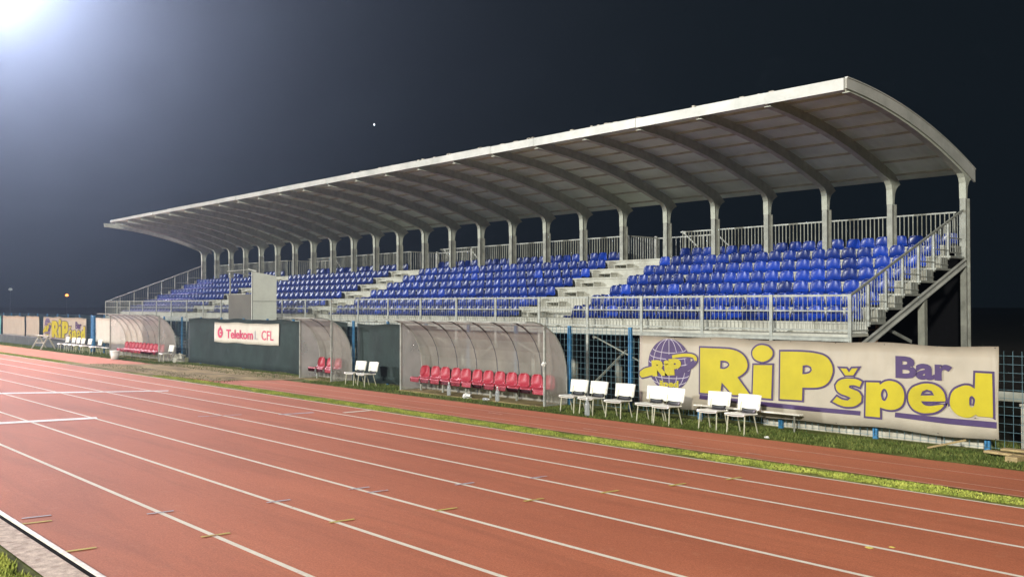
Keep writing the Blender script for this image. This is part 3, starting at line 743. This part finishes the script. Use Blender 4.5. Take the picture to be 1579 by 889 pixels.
def sponsor_banner(label, x, rest=True):
    root = thing('sponsor_banner', label, 'banner', (x, FY-0.16, 0), group='yellow-lettered banners on the fence')
    hang_sheet('banner_sheet', 0.0, 8.1, 0.23, 1.85, 0.0, M['banner'], 0.025, 60, 8, amp=0.012, parent=root)
    Y1, Y2, Y3, Y4 = -0.016, -0.021, -0.026, -0.031
    for key in 'RiPsped'.replace('spe', 'spe'):
        pass
    for key in ('R', 'i', 'P', 's', 'p', 'e', 'd'):
        out = flat_shape('letter_outline', LET[key], M['purple'], root, 0.034, y=Y1-0.0006*ord(key) % 0.004)
        flat_shape('letter_fill', LET[key], M['yellow'], out, -0.004, y=-0.007)
    for bpoly in BARS: flat_shape('underline', [bpoly], M['purple'], root, 0, y=Y1, smooth=False)
    text('small_lettering', 'Bar', 6.27, 1.235, 0.54, M['purple'], root, Y1, offset=0.022, fit=1.05, rot=0.0)
    gl = flat_shape('globe_emblem', [ellipse(0.9, 1.2, 0.62, 0.6)], M['purple'], root, 0, y=Y1)
    for i in range(1, 7):      # parallels
        t = -0.85 + 1.7*i/7; w = math.sqrt(max(0, 1-t*t))*0.6
        pts = [(0.9 + w*math.cos(a_), 1.2 + 0.6*t - 0.09*math.sin(a_)) for a_ in [math.pi*j/14 for j in range(15)]]
        flat_shape('globe_line', [strip(pts, 0.016)], M['lavender'], gl, 0, y=-0.004, smooth=False)
    for q in (-0.75, -0.4, 0.0, 0.4, 0.75):   # meridians
        pts = [(0.9 + 0.62*q*math.cos(a_), 1.2 + 0.6*math.sin(a_)) for a_ in [-1.45 + 2.9*j/14 for j in range(15)]]
        flat_shape('globe_line', [strip(pts, 0.014)], M['lavender'], gl, 0, y=-0.0048, smooth=False)
    ring = strip(ellipse(0.83, 1.14, 0.86, 0.2, 30, -1.35, 1.5, rot=0.28), 0.10)
    flat_shape('ribbon_outline', [ring], M['purple'], root, 0.02, y=Y2, smooth=False)
    ringf = flat_shape('ribbon', [strip(ellipse(0.83, 1.14, 0.86, 0.2, 30, -0.2, 1.3, rot=0.28), 0.075)], M['yellow'], root, 0, y=Y3, smooth=False)
    sw = [[(0.03, 1.0), (0.16, 1.08), (0.38, 1.14), (0.50, 1.2), (0.52, 0.95), (0.37, 0.93), (0.26, 0.9), (0.09, 0.86), (0.02, 0.92)]]
    flat_shape('ribbon_outline', sw, M['purple'], root, 0.03, y=Y2)
    flat_shape('ribbon', sw, M['yellow'], root, 0, y=Y3)
    text('emblem_lettering', 'RiP', 0.42, 0.94, 0.46, M['yellow'], root, Y4, offset=0.03, fit=0.86, rot=0.1)
    text('emblem_lettering', 'šped', 0.62, 0.69, 0.2, M['yellow'], root, Y4, offset=0.008, fit=0.56, rot=0.03)
    for z in (0.25, 1.83):
        for j in range(9):
            MB().box(0.04+j*1.0, 0.06+j*1.0, -0.005, 0.14, z-0.006, z+0.006).build('tie', M['black'], root)
    return root
ban = sponsor_banner('large greyish banner with yellow lettering and globe emblem behind the white chairs', -14.55)
ban2 = sponsor_banner('far yellow-lettered banner at the left, behind the row of distant white chairs', -62.8)
# small printed banner
t = thing('printed_banner', 'small white banner with red lettering hung on the dark green net', 'banner', (-38.05, FY-0.17, 0))
hang_sheet('banner_sheet', 0.0, 5.68, 1.02, 1.85, 0.0, M['banner_w'], 0.02, 30, 6, amp=0.01, parent=t)
text('lettering', 'Telekom', 1.17, 1.22, 0.5, M['magenta'], t, -0.016, offset=0.012, fit=2.4)
text('lettering', '1.', 3.72, 1.22, 0.48, M['lavender'], t, -0.016, offset=0.006, fit=0.22)
text('lettering', 'CFL', 4.3, 1.22, 0.52, M['magenta'], t, -0.016, offset=0.004, fit=0.98)
flat_shape('emblem', [ellipse(0.58, 1.42, 0.24, 0.22), ellipse(0.6, 1.42, 0.12, 0.11)], M['magenta'], t, 0, y=-0.016)
flat_shape('emblem', [[(0.5, 1.6), (0.64, 1.72), (0.66, 1.62), (0.56, 1.52)], [(0.58, 1.46), (0.84, 1.46), (0.84, 1.38), (0.58, 1.38)]], M['magenta'], t, 0, y=-0.022, smooth=False)
# plain far banners
tag(hang_sheet('pale_banner', -53.1, -46.2, 0.56, 1.88, FY-0.17, M['banner_w'], 0.03, 30, 6), 'pale blank-looking banner seen through the leftmost dugout', 'banner', 'pale far banners on the fence')
tag(hang_sheet('pale_banner', -72.4, -67.0, 0.5, 1.84, FY-0.17, M['banner'], 0.03, 30, 6), 'leftmost wide pale grey banner on the fence', 'banner', 'pale far banners on the fence')
tag(hang_sheet('pale_banner', -66.6, -63.7, 0.55, 1.86, FY-0.17, M['banner'], 0.03, 20, 6), 'narrow pale banner left of the far yellow-lettered one', 'banner', 'pale far banners on the fence')
tag(hang_sheet('teal_banner', -77, -72.9, 0.5, 1.84, FY-0.17, mat('teal_vinyl', (0.1, 0.34, 0.36), 0.5), 0.03, 20, 6), 'pale teal banner at the far left edge of the fence', 'banner')
tag(MB().box(-53.75, -53.3, FY-0.22, FY-0.1, 0, 2.0).build('blue_pillar', M['blue_post'], bevel=0.01), 'blue square pillar between the far yellow-lettered banner and the leftmost dugout', 'pillar')
lw = thing('low_wall', 'dark grey low wall below the far left banners', 'wall', (-66, 17.0, 0), world=True)
MB().box(-76, -56.5, 16.92, 17.06, 0, 0.5).build('wall_body', M['concdark'], lw)
MB().box(-76, -56.5, 16.9, 17.08, 0.5, 0.55).build('wall_coping', M['concdark'], lw)

# ------------------------------------------------------------------ dugouts
def arc_profile():
    pts = [(15.72, 2.15), (15.95, 2.15), (16.2, 2.10), (16.45, 1.99), (16.68, 1.83), (16.87, 1.60), (17.02, 1.32), (17.1, 1.02), (17.13, 0.7), (17.13, 0.0)]
    return pts
def dugout(label, xl, xr, nb):
    r = thing('dugout', label, 'dugout', ((xl+xr)/2, 16.4, 0), group='curved plastic team dugouts', world=True)
    P = arc_profile()
    fr = MB()
    for x in (xl, xr):
        fr.box(x-0.025, x+0.025, 16.33, 16.38, 0, 2.1)
        fr.box(x-0.02, x+0.02, 16.38, 17.12, 0.02, 0.06)
    fr.box(xl, xr, 15.70, 15.735, 2.13, 2.165).box(xl, xr, 16.335, 16.375, 2.04, 2.08)
    fr.box(xl, xr, 17.135, 17.165, 0.05, 0.09)
    fr.build('frame', M['galv'], r)
    n = nb
    for k in range(n+1):
        x = xl + (xr-xl)*k/n; a = MB()
        for p, q in zip(P[:-1], P[1:]): a.bar((x, p[0]+0.012, p[1]-0.0), (x, q[0]+0.012, q[1]-0.0), 0.035, 0.03)
        a.build('arch', M['mast'] if 0 < k < n else M['galv'], r)
    MB().box(xl-0.05, xr+0.05, 16.3, 17.12, 0.0, 0.03).build('base_slab', M['dirt'], r)
    sh = MB()
    for k in range(n):
        x0 = xl + (xr-xl)*k/n + 0.02; x1 = xl + (xr-xl)*(k+1)/n - 0.02
        for p, q in zip(P[:-1], P[1:]): sh.quad((x0, p[0]-0.012, p[1]+0.012), (x1, p[0]-0.012, p[1]+0.012), (x1, q[0]-0.012, q[1]+0.012), (x0, q[0]-0.012, q[1]+0.012))
    sh.build('curved_sheet', M['poly'], r)
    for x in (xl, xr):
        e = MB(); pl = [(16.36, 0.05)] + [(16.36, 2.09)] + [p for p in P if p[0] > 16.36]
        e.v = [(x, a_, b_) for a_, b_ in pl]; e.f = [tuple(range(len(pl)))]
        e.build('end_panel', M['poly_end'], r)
    return r
dugout('longest near plastic dugout with curved brown-tinted roof, left of the white chairs', -23.25, -17.0, 7)
dugout('narrow open dugout beside the printed banner with red and white seats', -29.35, -27.25, 2)
dugout('leftmost far dugout with a red bench and a white bucket beside it', -48.5, -42.15, 8)

def seat_bench(label, xl, xr, n, z=0.36):
    r = thing('seat_bench', label, 'bench', ((xl+xr)/2, 16.75, 0), group='red seat benches in the dugouts', world=True)
    MB().box(xl, xr, 16.72, 16.78, z-0.06, z-0.01).build('beam', M['galv_dark'], r)
    nl = max(2, n//2)
    for k in range(nl):
        x = xl + 0.25 + (xr-xl-0.5)*k/(nl-1)
        MB().box(x-0.025, x+0.025, 16.72, 16.77, 0.0, z-0.06).box(x-0.02, x+0.02, 16.5, 17.0, 0.0, 0.03).build('leg', M['galv_dark'], r)
    me = seat_shell_mesh('seat', 0.46, 0.42, 0.40); me.materials.append(M['red'])
    for k in range(n):
        o = bpy.data.objects.new('seat', me); COL.objects.link(o); o.parent = r
        wx = xl + (xr-xl)*(k+0.5)/n
        o.location = (wx - r.location.x, 16.5 - r.location.y, z - r.location.z + 0.0); o.rotation_euler = (0, 0, R(random.uniform(-3, 3)))
    return r
seat_bench('long row of red plastic seats inside the longest near dugout', -23.0, -17.15, 12)
seat_bench('short bench of three red seats in the narrow dugout', -29.1, -27.45, 3)
seat_bench('red seat row inside the leftmost far dugout', -48.0, -42.9, 11)

# ------------------------------------------------------------------ white chairs
def make_chair():
    r = thing('white_chair', '', 'chair', (0, 0, 0))
    # seat 0.46 x 0.42, faces -Y
    def shell(pts, w0, w1, th, curve):
        v = []; f = []; N_ = 6
        for s_ in (0, 1):
            for i, (y, z) in enumerate(pts):
                t_ = i/(len(pts)-1); w = (w0+(w1-w0)*t_)/2
                for j in range(N_+1):
                    u = -1+2*j/N_
                    c = curve*(1-u*u)
                    v.append((u*w, y + (c if abs(pts[-1][1]-pts[0][1]) > 0.1 else 0) + (th*s_ if abs(pts[-1][1]-pts[0][1]) > 0.1 else 0), z - (c*0.5 + th*s_ if abs(pts[-1][1]-pts[0][1]) <= 0.1 else 0)))
        S = len(pts)*(N_+1)
        for i in range(len(pts)-1):
            for j in range(N_):
                a = i*(N_+1)+j; f.append((a, a+1, a+N_+2, a+N_+1)); a += S; f.append((a+N_+1, a+N_+2, a+1, a))
        for i in range(len(pts)-1):
            for j in (0, N_):
                a = i*(N_+1)+j; f.append((a, a+N_+1, a+N_+1+S, a+S))
        for j in range(N_):
            a = j; f.append((a, a+1, a+1+S, a+S)); a = (len(pts)-1)*(N_+1)+j; f.append((a, a+1, a+1+S, a+S))
        b = MB(); b.v = v; b.f = f; return b
    shell([(-0.235, 0.405), (-0.22, 0.428), (-0.1, 0.425), (0.1, 0.415), (0.19, 0.42)], 0.47, 0.5, 0.02, 0.03).build('seat', M['white_pl'], r, smooth=True)
    shell([(0.215, 0.475), (0.225, 0.52), (0.245, 0.64), (0.27, 0.755), (0.275, 0.77)], 0.52, 0.56, 0.02, 0.075).build('backrest', M['white_pl'], r, smooth=True)
    shell([(0.2, 0.415), (0.225, 0.44), (0.235, 0.475), (0.238, 0.50)], 0.30, 0.34, 0.02, 0.03).build('dark_gap_piece', M['black'], r, smooth=True)  # black piece added in place of the dark gap below the backrest
    for s_ in (-1, 1):
        MB().tube([(s_*0.2, -0.16, 0.40), (s_*0.215, -0.2, 0.0)], 0.013, 6).build('leg', M['chairleg'], r)
        MB().tube([(s_*0.2, 0.12, 0.40), (s_*0.215, 0.24, 0.0)], 0.013, 6).build('leg', M['chairleg'], r)
        MB().tube([(s_*0.2, -0.17, 0.395), (s_*0.2, 0.2, 0.395), (s_*0.21, 0.25, 0.5), (s_*0.21, 0.27, 0.62)], 0.012, 6).build('side_tube', M['chairleg'], r)
    MB().tube([(-0.2, -0.16, 0.385), (0.2, -0.16, 0.385)], 0.011, 6).build('crossbar', M['chairleg'], r)
    return r
chair0 = make_chair(); used = False
def put_chair(x, y, rz, label):
    global used
    o = copy_tree(chair0) if used else chair0
    used = True
    o.location = (x, y, 0); o.rotation_euler = (0, 0, R(rz))
    tag(o, label, 'chair', 'white plastic chairs beside the dugouts')
for x, y, a, l in [(-15.77, 16.1, 3, 'white chair nearest the long dugout end panel'),
                   (-15.12, 16.08, 0, 'second white chair right of the long dugout, behind the water bottle'),
                   (-14.27, 16.06, 4, 'white chair at the left edge of the large banner'),
                   (-13.36, 16.08, 2, 'white chair under the left half of the globe emblem'),
                   (-12.8, 15.98, -1, 'white chair under the right half of the globe emblem'),
                   (-11.64, 16.02, 3, 'white chair in front of the big yellow letter R'),
                   (-10.89, 15.95, -3, 'rightmost white chair, below the yellow letter i'),
                   (-25.75, 16.3, 4, 'left one of two white chairs next to the narrow dugout'),
                   (-25.05, 16.3, -3, 'right one of two white chairs next to the narrow dugout'),
                   (-41.6, 16.45, 0, 'white chair at the right end of the leftmost dugout')]:
    put_chair(x, y, a, l)
for k, x in enumerate((-56.0, -54.9, -54.1, -53.3, -52.2, -50.6)):
    put_chair(x, 16.3, 0, '%s from the left of six distant white chairs before the banners' % ['first', 'second', 'third', 'fourth', 'fifth', 'sixth'][k])
def plank_bench(label, x0, x1, y):
    r = thing('plank_bench', label, 'bench', ((x0+x1)/2, y, 0), group='low plank benches by the fence', world=True)
    MB().box(x0, x1, y-0.08, y+0.08, 0.365, 0.39).build('seat', M['white_pl'], r, bevel=0.004)
    for x in (x0+0.15, x1-0.15):
        MB().box(x-0.012, x+0.012, y-0.012, y+0.012, 0, 0.365).build('leg', M['galv_dark'], r)
plank_bench('thin white plank bench behind the right-hand white chairs', -12.7, -10.1, 16.85)
plank_bench('long far white plank bench among the distant white chairs', -56.8, -49.6, 16.6)
# trestle at far left
r = thing('trestle', 'grey folding trestle left of the distant white chairs', 'trestle', (-59.3, 16.2, 0))
for x in (-0.9, 0.9):
    MB().bar((x, -0.4, 0), (x, 0, 0.75), 0.07).bar((x, 0.4, 0), (x, 0, 0.75), 0.07).build('leg', M['conc'], r)
MB().box(-1.3, 1.3, -0.12, 0.12, 0.75, 0.8).build('top', M['conc'], r)
MB().bar((-0.9, -0.2, 0.35), (0.9, -0.2, 0.4), 0.05).build('brace', M['conc'], r)

# ------------------------------------------------------------------ booth behind the shade net
r = thing('reporter_booth', 'tall pale box booth with open grey front behind the printed banner', 'booth', (-36.5, 18.1, 0), world=True)
bx0, bx1, by0, by1 = -37.6, -35.45, 17.55, 18.65
side = MB().prism([(by0, 0), (by1, 0), (by1, 3.78), (by0, 3.95)], bx1-0.04, bx1)
side.build('side_panel', M['booth_w'], r)
MB().box(bx1+0.001, bx1+0.012, by0, by1, 2.72, 2.745).box(bx1+0.001, bx1+0.012, by0, by0+0.03, 0, 3.94).build('panel_trim', M['galv'], r)
MB().box(bx0, bx1-0.042, by0, by0+0.03, 0, 3.02).build('front_panel', M['booth_g'], r)
MB().box(bx0, bx0+0.05, by0+0.032, by0+0.08, 0, 4.0).build('frame_post', M['galv_dark'], r)
MB().box(bx0, bx0+0.05, by1-0.05, by1, 0, 3.8).build('frame_post', M['galv_dark'], r)
rb = MB().bar((bx0-0.1, by0-0.02, 4.02), (bx0-0.1, by1, 3.86), 0.04).bar((bx0-0.1, by0-0.02, 4.02), (bx0+0.9, by0-0.02, 4.02), 0.03).bar((bx1-0.25, by0-0.05, 4.05), (bx1, by0+0.2, 3.96), 0.05).bar((bx0+0.9, by0-0.02, 4.02), (bx1-0.25, by0-0.02, 4.04), 0.02)
rb.build('roof_frame', M['galv'], r)
MB().box(bx0, bx1-0.042, by0+0.05, by1, 1.9, 1.95).build('floor', M['booth_g'], r)

# ------------------------------------------------------------------ litter and small things
def bottle(label, x, y, h=0.31, tilt=0):
    r = thing('water_bottle', label, 'bottle', (x, y, 0.02 if tilt == 0 else 0.06), group='plastic water bottles on the ground')
    R0 = 0.045*h/0.31
    prof = [(0, R0*0.8), (0.01, R0), (0.1, R0), (0.12, R0*0.85), (0.14, R0), (0.2, R0*0.95), (0.25, R0*0.5), (0.275, R0*0.35), (0.285, R0*0.35)]
    MB().tube([(0, 0, z*h/0.31) for z, _ in prof], [q for _, q in prof], 10).build('bottle_body', M['bottle'], r, smooth=True)
    MB().tube([(0, 0, 0.286*h/0.31), (0, 0, 0.31*h/0.31)], R0*0.42, 8).build('cap', M['paper'], r)
    if tilt: r.rotation_euler = (R(86), 0, R(tilt))
bottle('standing water bottle on the track edge by the second white chair', -14.95, 15.75, 0.42)
bottle('water bottle under the middle of the long red seat row', -20.9, 16.35, 0.38)
bottle('water bottle under the right part of the long red seat row', -18.75, 16.3, 0.40)
bottle('bottle lying beside the standing one under the red seats', -19.2, 16.2, 0.3, 80)
def crumple(name, label, cat, x, y, s, m, z=0.03, flat=0.5):
    b = MB(); n = 10
    for i in range(7):
        for j in range(n):
            a = 2*math.pi*j/n; ph = math.pi*i/6; rr = s*random.uniform(0.5, 1.3)
            b.v.append((rr*math.sin(ph)*math.cos(a), rr*math.sin(ph)*math.sin(a), rr*flat*math.cos(ph)))
    for i in range(6):
        for j in range(n): b.f.append((i*n+j, i*n+(j+1) % n, (i+1)*n+(j+1) % n, (i+1)*n+j))
    o = b.build(name, m); o.location = (x, y, z + s*flat*0.8); return tag(o, label, cat)
crumple('plastic_bag', 'crumpled white plastic bag under the long row of red seats', 'bag', -20.05, 16.3, 0.15, M['paper'], 0.0, 0.6)
crumple('crumpled_paper', 'crumpled white paper caught on the long dugout end panel', 'paper', -17.0, 16.33, 0.06, M['paper'], 1.05, 1.0)
crumple('paper_scrap', 'left one of two yellowish scraps on a lane line at lower right', 'scrap', -4.87, 9.45, 0.045, M['paint_y'], 0.0, 0.3)
crumple('paper_scrap', 'right one of two yellowish scraps on a lane line at lower right', 'scrap', -4.72, 9.66, 0.035, M['paint_y'], 0.0, 0.3)
crumple('paper_scrap', 'small white scrap in the grass right of the last white chair', 'scrap', -10.15, 15.7, 0.05, M['paper'], 0.02, 0.4)
bk = thing('bucket', 'white bucket on the track in front of the leftmost dugout', 'bucket', (-45.6, 15.6, 0.012))
MB().tube([(0, 0, 0), (0, 0, 0.36)], [0.17, 0.21], 16).build('bucket_body', M['paper'], bk, smooth=True)
MB().tube([(0, 0, 0.36), (0, 0, 0.41)], [0.23, 0.23], 16).build('rim', M['paper'], bk)
crumple('concrete_rubble', 'pale lump of rubble against the fence right of the leftmost dugout', 'rubble', -41.2, 16.9, 0.28, M['conc'], 0.0, 0.8)
# right-hand corner: slabs, post, planks
sl = thing('low_concrete_wall', 'low pale concrete wall behind the fence under the large banner', 'wall', (-9, 18.9, 0), world=True)
for k, (x0, x1, z1) in enumerate([(-11.4, -10.6, 0.42), (-10.58, -9.2, 0.5), (-9.18, -7.6, 0.52), (-7.58, -6.75, 0.5)]):
    MB().prism([(x0, 0), (x1, 0), (x1, z1), (x0, z1)], 17.5, 17.6, 'y').build('slab', M['conc'], sl, bevel=0.01)
cp = thing('concrete_post', 'short pale concrete post at the right edge beside the planks', 'post', (-6.2, 17.9, 0))
MB().box(-0.13, 0.13, -0.1, 0.1, 0, 0.78).build('post_body', M['conc'], cp, bevel=0.015)
MB().box(-0.15, 0.15, -0.12, 0.12, 0.781, 0.83).build('post_cap', M['conc'], cp, bevel=0.01)
def plank(label, p, q, w, h):
    o = MB().bar(p, q, w, h).build('plank', M['wood'], bevel=0.004); tag(o, label, 'plank', 'loose planks in the grass')
plank('pale plank on top of the pile at the right edge', (-6.2, 16.6, 0.17), (-4.2, 16.75, 0.17), 0.18, 0.035)
plank('lower brown plank of the pile at the right edge', (-6.5, 16.7, 0.09), (-4.5, 16.5, 0.09), 0.16, 0.04)
plank('short log block carrying the planks at the right edge', (-5.95, 16.3, 0.05), (-5.9, 16.9, 0.05), 0.2, 0.1)
plank('thin pale stick leaning in the grass left of the last blue post', (-7.45, 16.6, 0.05), (-6.95, 17.0, 0.2), 0.04, 0.03)
hb = MB().box(-9, 3, 21.0, 21.06, 0.55, 0.75)
tag(hb.build('guard_plank', M['galv_dark']), 'grey horizontal plank rail behind the fence at the right edge', 'rail')
# ladder and braces under the end of the stand
ld = thing('wooden_ladder', 'brown wooden ladder standing under the right end of the grandstand', 'ladder', (-10.9, 21.1, 0))
for x in (-0.2, 0.2): MB().bar((x, -0.25, 0), (x, 0.2, 2.45), 0.05, 0.08).build('rail', M['wood_dark'], ld)
for k in range(8): MB().bar((-0.18, -0.22+0.055*k, 0.25+0.29*k), (0.18, -0.22+0.055*k, 0.25+0.29*k), 0.03).build('rung', M['wood_dark'], ld)
tag(MB().bar((-10.35, 20.65, 2.12), (-10.3, 22.1, 1.7), 0.05, 0.08).build('steel_brace', M['galv']), 'pale steel brace propped under the stair stringer by the ladder', 'brace')

# ------------------------------------------------------------------ floodlight mast
fm = thing('floodlight_mast', 'tall floodlight mast with blazing lamps at the upper left', 'floodlight', (MAST[0], MAST[1], 0))
MB().tube([(0, 0, 0), (0, 0, HEAD_Z+1.5)], [0.42, 0.2], 12).build('pole', M['mast'], fm, smooth=True)
yaw = math.atan2(-35.0, 64.0)
dv = Vector((math.cos(yaw), math.sin(yaw), 0)); sv = Vector((-dv.y, dv.x, 0))
hd = MB()
for j in range(4): hd.bar(tuple(-sv*3.7 + Vector((0, 0, HEAD_Z-1.8+j*1.2))), tuple(sv*3.7 + Vector((0, 0, HEAD_Z-1.8+j*1.2))), 0.1)
for s_ in (-3.6, 0.4, 3.6): hd.bar(tuple(sv*s_ + Vector((0, 0, HEAD_Z-2.0))), tuple(sv*s_ + Vector((0, 0, HEAD_Z+2.1))), 0.1)
hd.build('head_frame', M['mast'], fm)
lm = MB(); dn = (dv + Vector((0, 0, -0.45))).normalized()
lm.tube([tuple(-dn*0.3), (0, 0, 0)], [0.12, 0.42], 14); hous = lm
lens = MB().tube([tuple(dn*0.005), tuple(dn*0.05)], 0.4, 14)
l0 = hous.build('lamp', M['mast'], fm); ln = lens.build('lens', M['lamp'], l0)
first = True
for j in range(4):
    for i in range(8):
        pos = sv*(-3.45 + i*0.985) + Vector((0, 0, HEAD_Z-1.75+j*1.2)) + dv*0.45
        if first: l0.location = pos; first = False
        else:
            c = l0.copy(); COL.objects.link(c); c.location = pos
            d2 = ln.copy(); COL.objects.link(d2); d2.parent = c
# ------------------------------------------------------------------ far lights
def far_lamp(label, x, y, h, m, s):
    r = thing('street_lamp', label, 'street lamp', (x, y, 0))
    MB().tube([(0, 0, 0), (0, 0, h)], [s*0.25, s*0.12], 6).build('pole', M['mast'], r)
    n = 8; b = MB(); b.tube([(0, 0, h), (0, 0, h+s*0.4), (0, 0, h+s), (0, 0, h+s*1.5)], [s*0.5, s, s, s*0.4], 10)
    b.build('lamp_head', m, r, smooth=True)
def ray_at(px, py, d):
    Rv = fwd.cross(Vector((0, 0, 1))).normalized(); Uv = Rv.cross(fwd)
    v = fwd + Rv*(px-789.5)/1440 - Uv*(py-444.5)/1440
    return Vector((0, 0, CAM_H)) + v*d
far = [('small orange lamp glowing low in the dark at the far left', 103, 455, 260, 'orange_lamp', 0.42),
       ('faint greenish lamp at the left edge of the dark skyline', 16, 446, 260, 'dim_lamp', 0.5),
       ('small yellow lamp under the grandstand behind the ladder', 1432, 522.5, 60, 'yellow_lamp', 0.13)]
for l, px, py, d, m, s in far:
    p = ray_at(px, py, d); far_lamp(l, p.x, p.y, p.z - s*0.7, M[m], s)
p = ray_at(577, 192, 900)
sb = MB().tube([(0, 0, -1.1), (0, 0, 0), (0, 0, 1.1)], [0.2, 0.75, 0.2], 8).build('star', M['star']); sb.location = p
tag(sb, 'single bright star above the grandstand roof', 'star')
# ------------------------------------------------------------------ haze
hz = MB().box(-300, 80, -90, 330, -1.0, 32)
hm = bpy.data.materials.new('night_haze'); hm.use_nodes = True
hn = hm.node_tree; hn.nodes.remove(hn.nodes['Principled BSDF'])
pv = hn.nodes.new('ShaderNodeVolumePrincipled'); pv.inputs['Color'].default_value = (0.56, 0.76, 1, 1)
pv.inputs['Density'].default_value = 0.00115; pv.inputs['Anisotropy'].default_value = 0.8
hn.links.new(pv.outputs[0], hn.nodes['Material Output'].inputs['Volume'])
tag(hz.build('haze', hm), kind='stuff')
for o in list(COL.objects):
    if 'origin' in o: del o['origin']
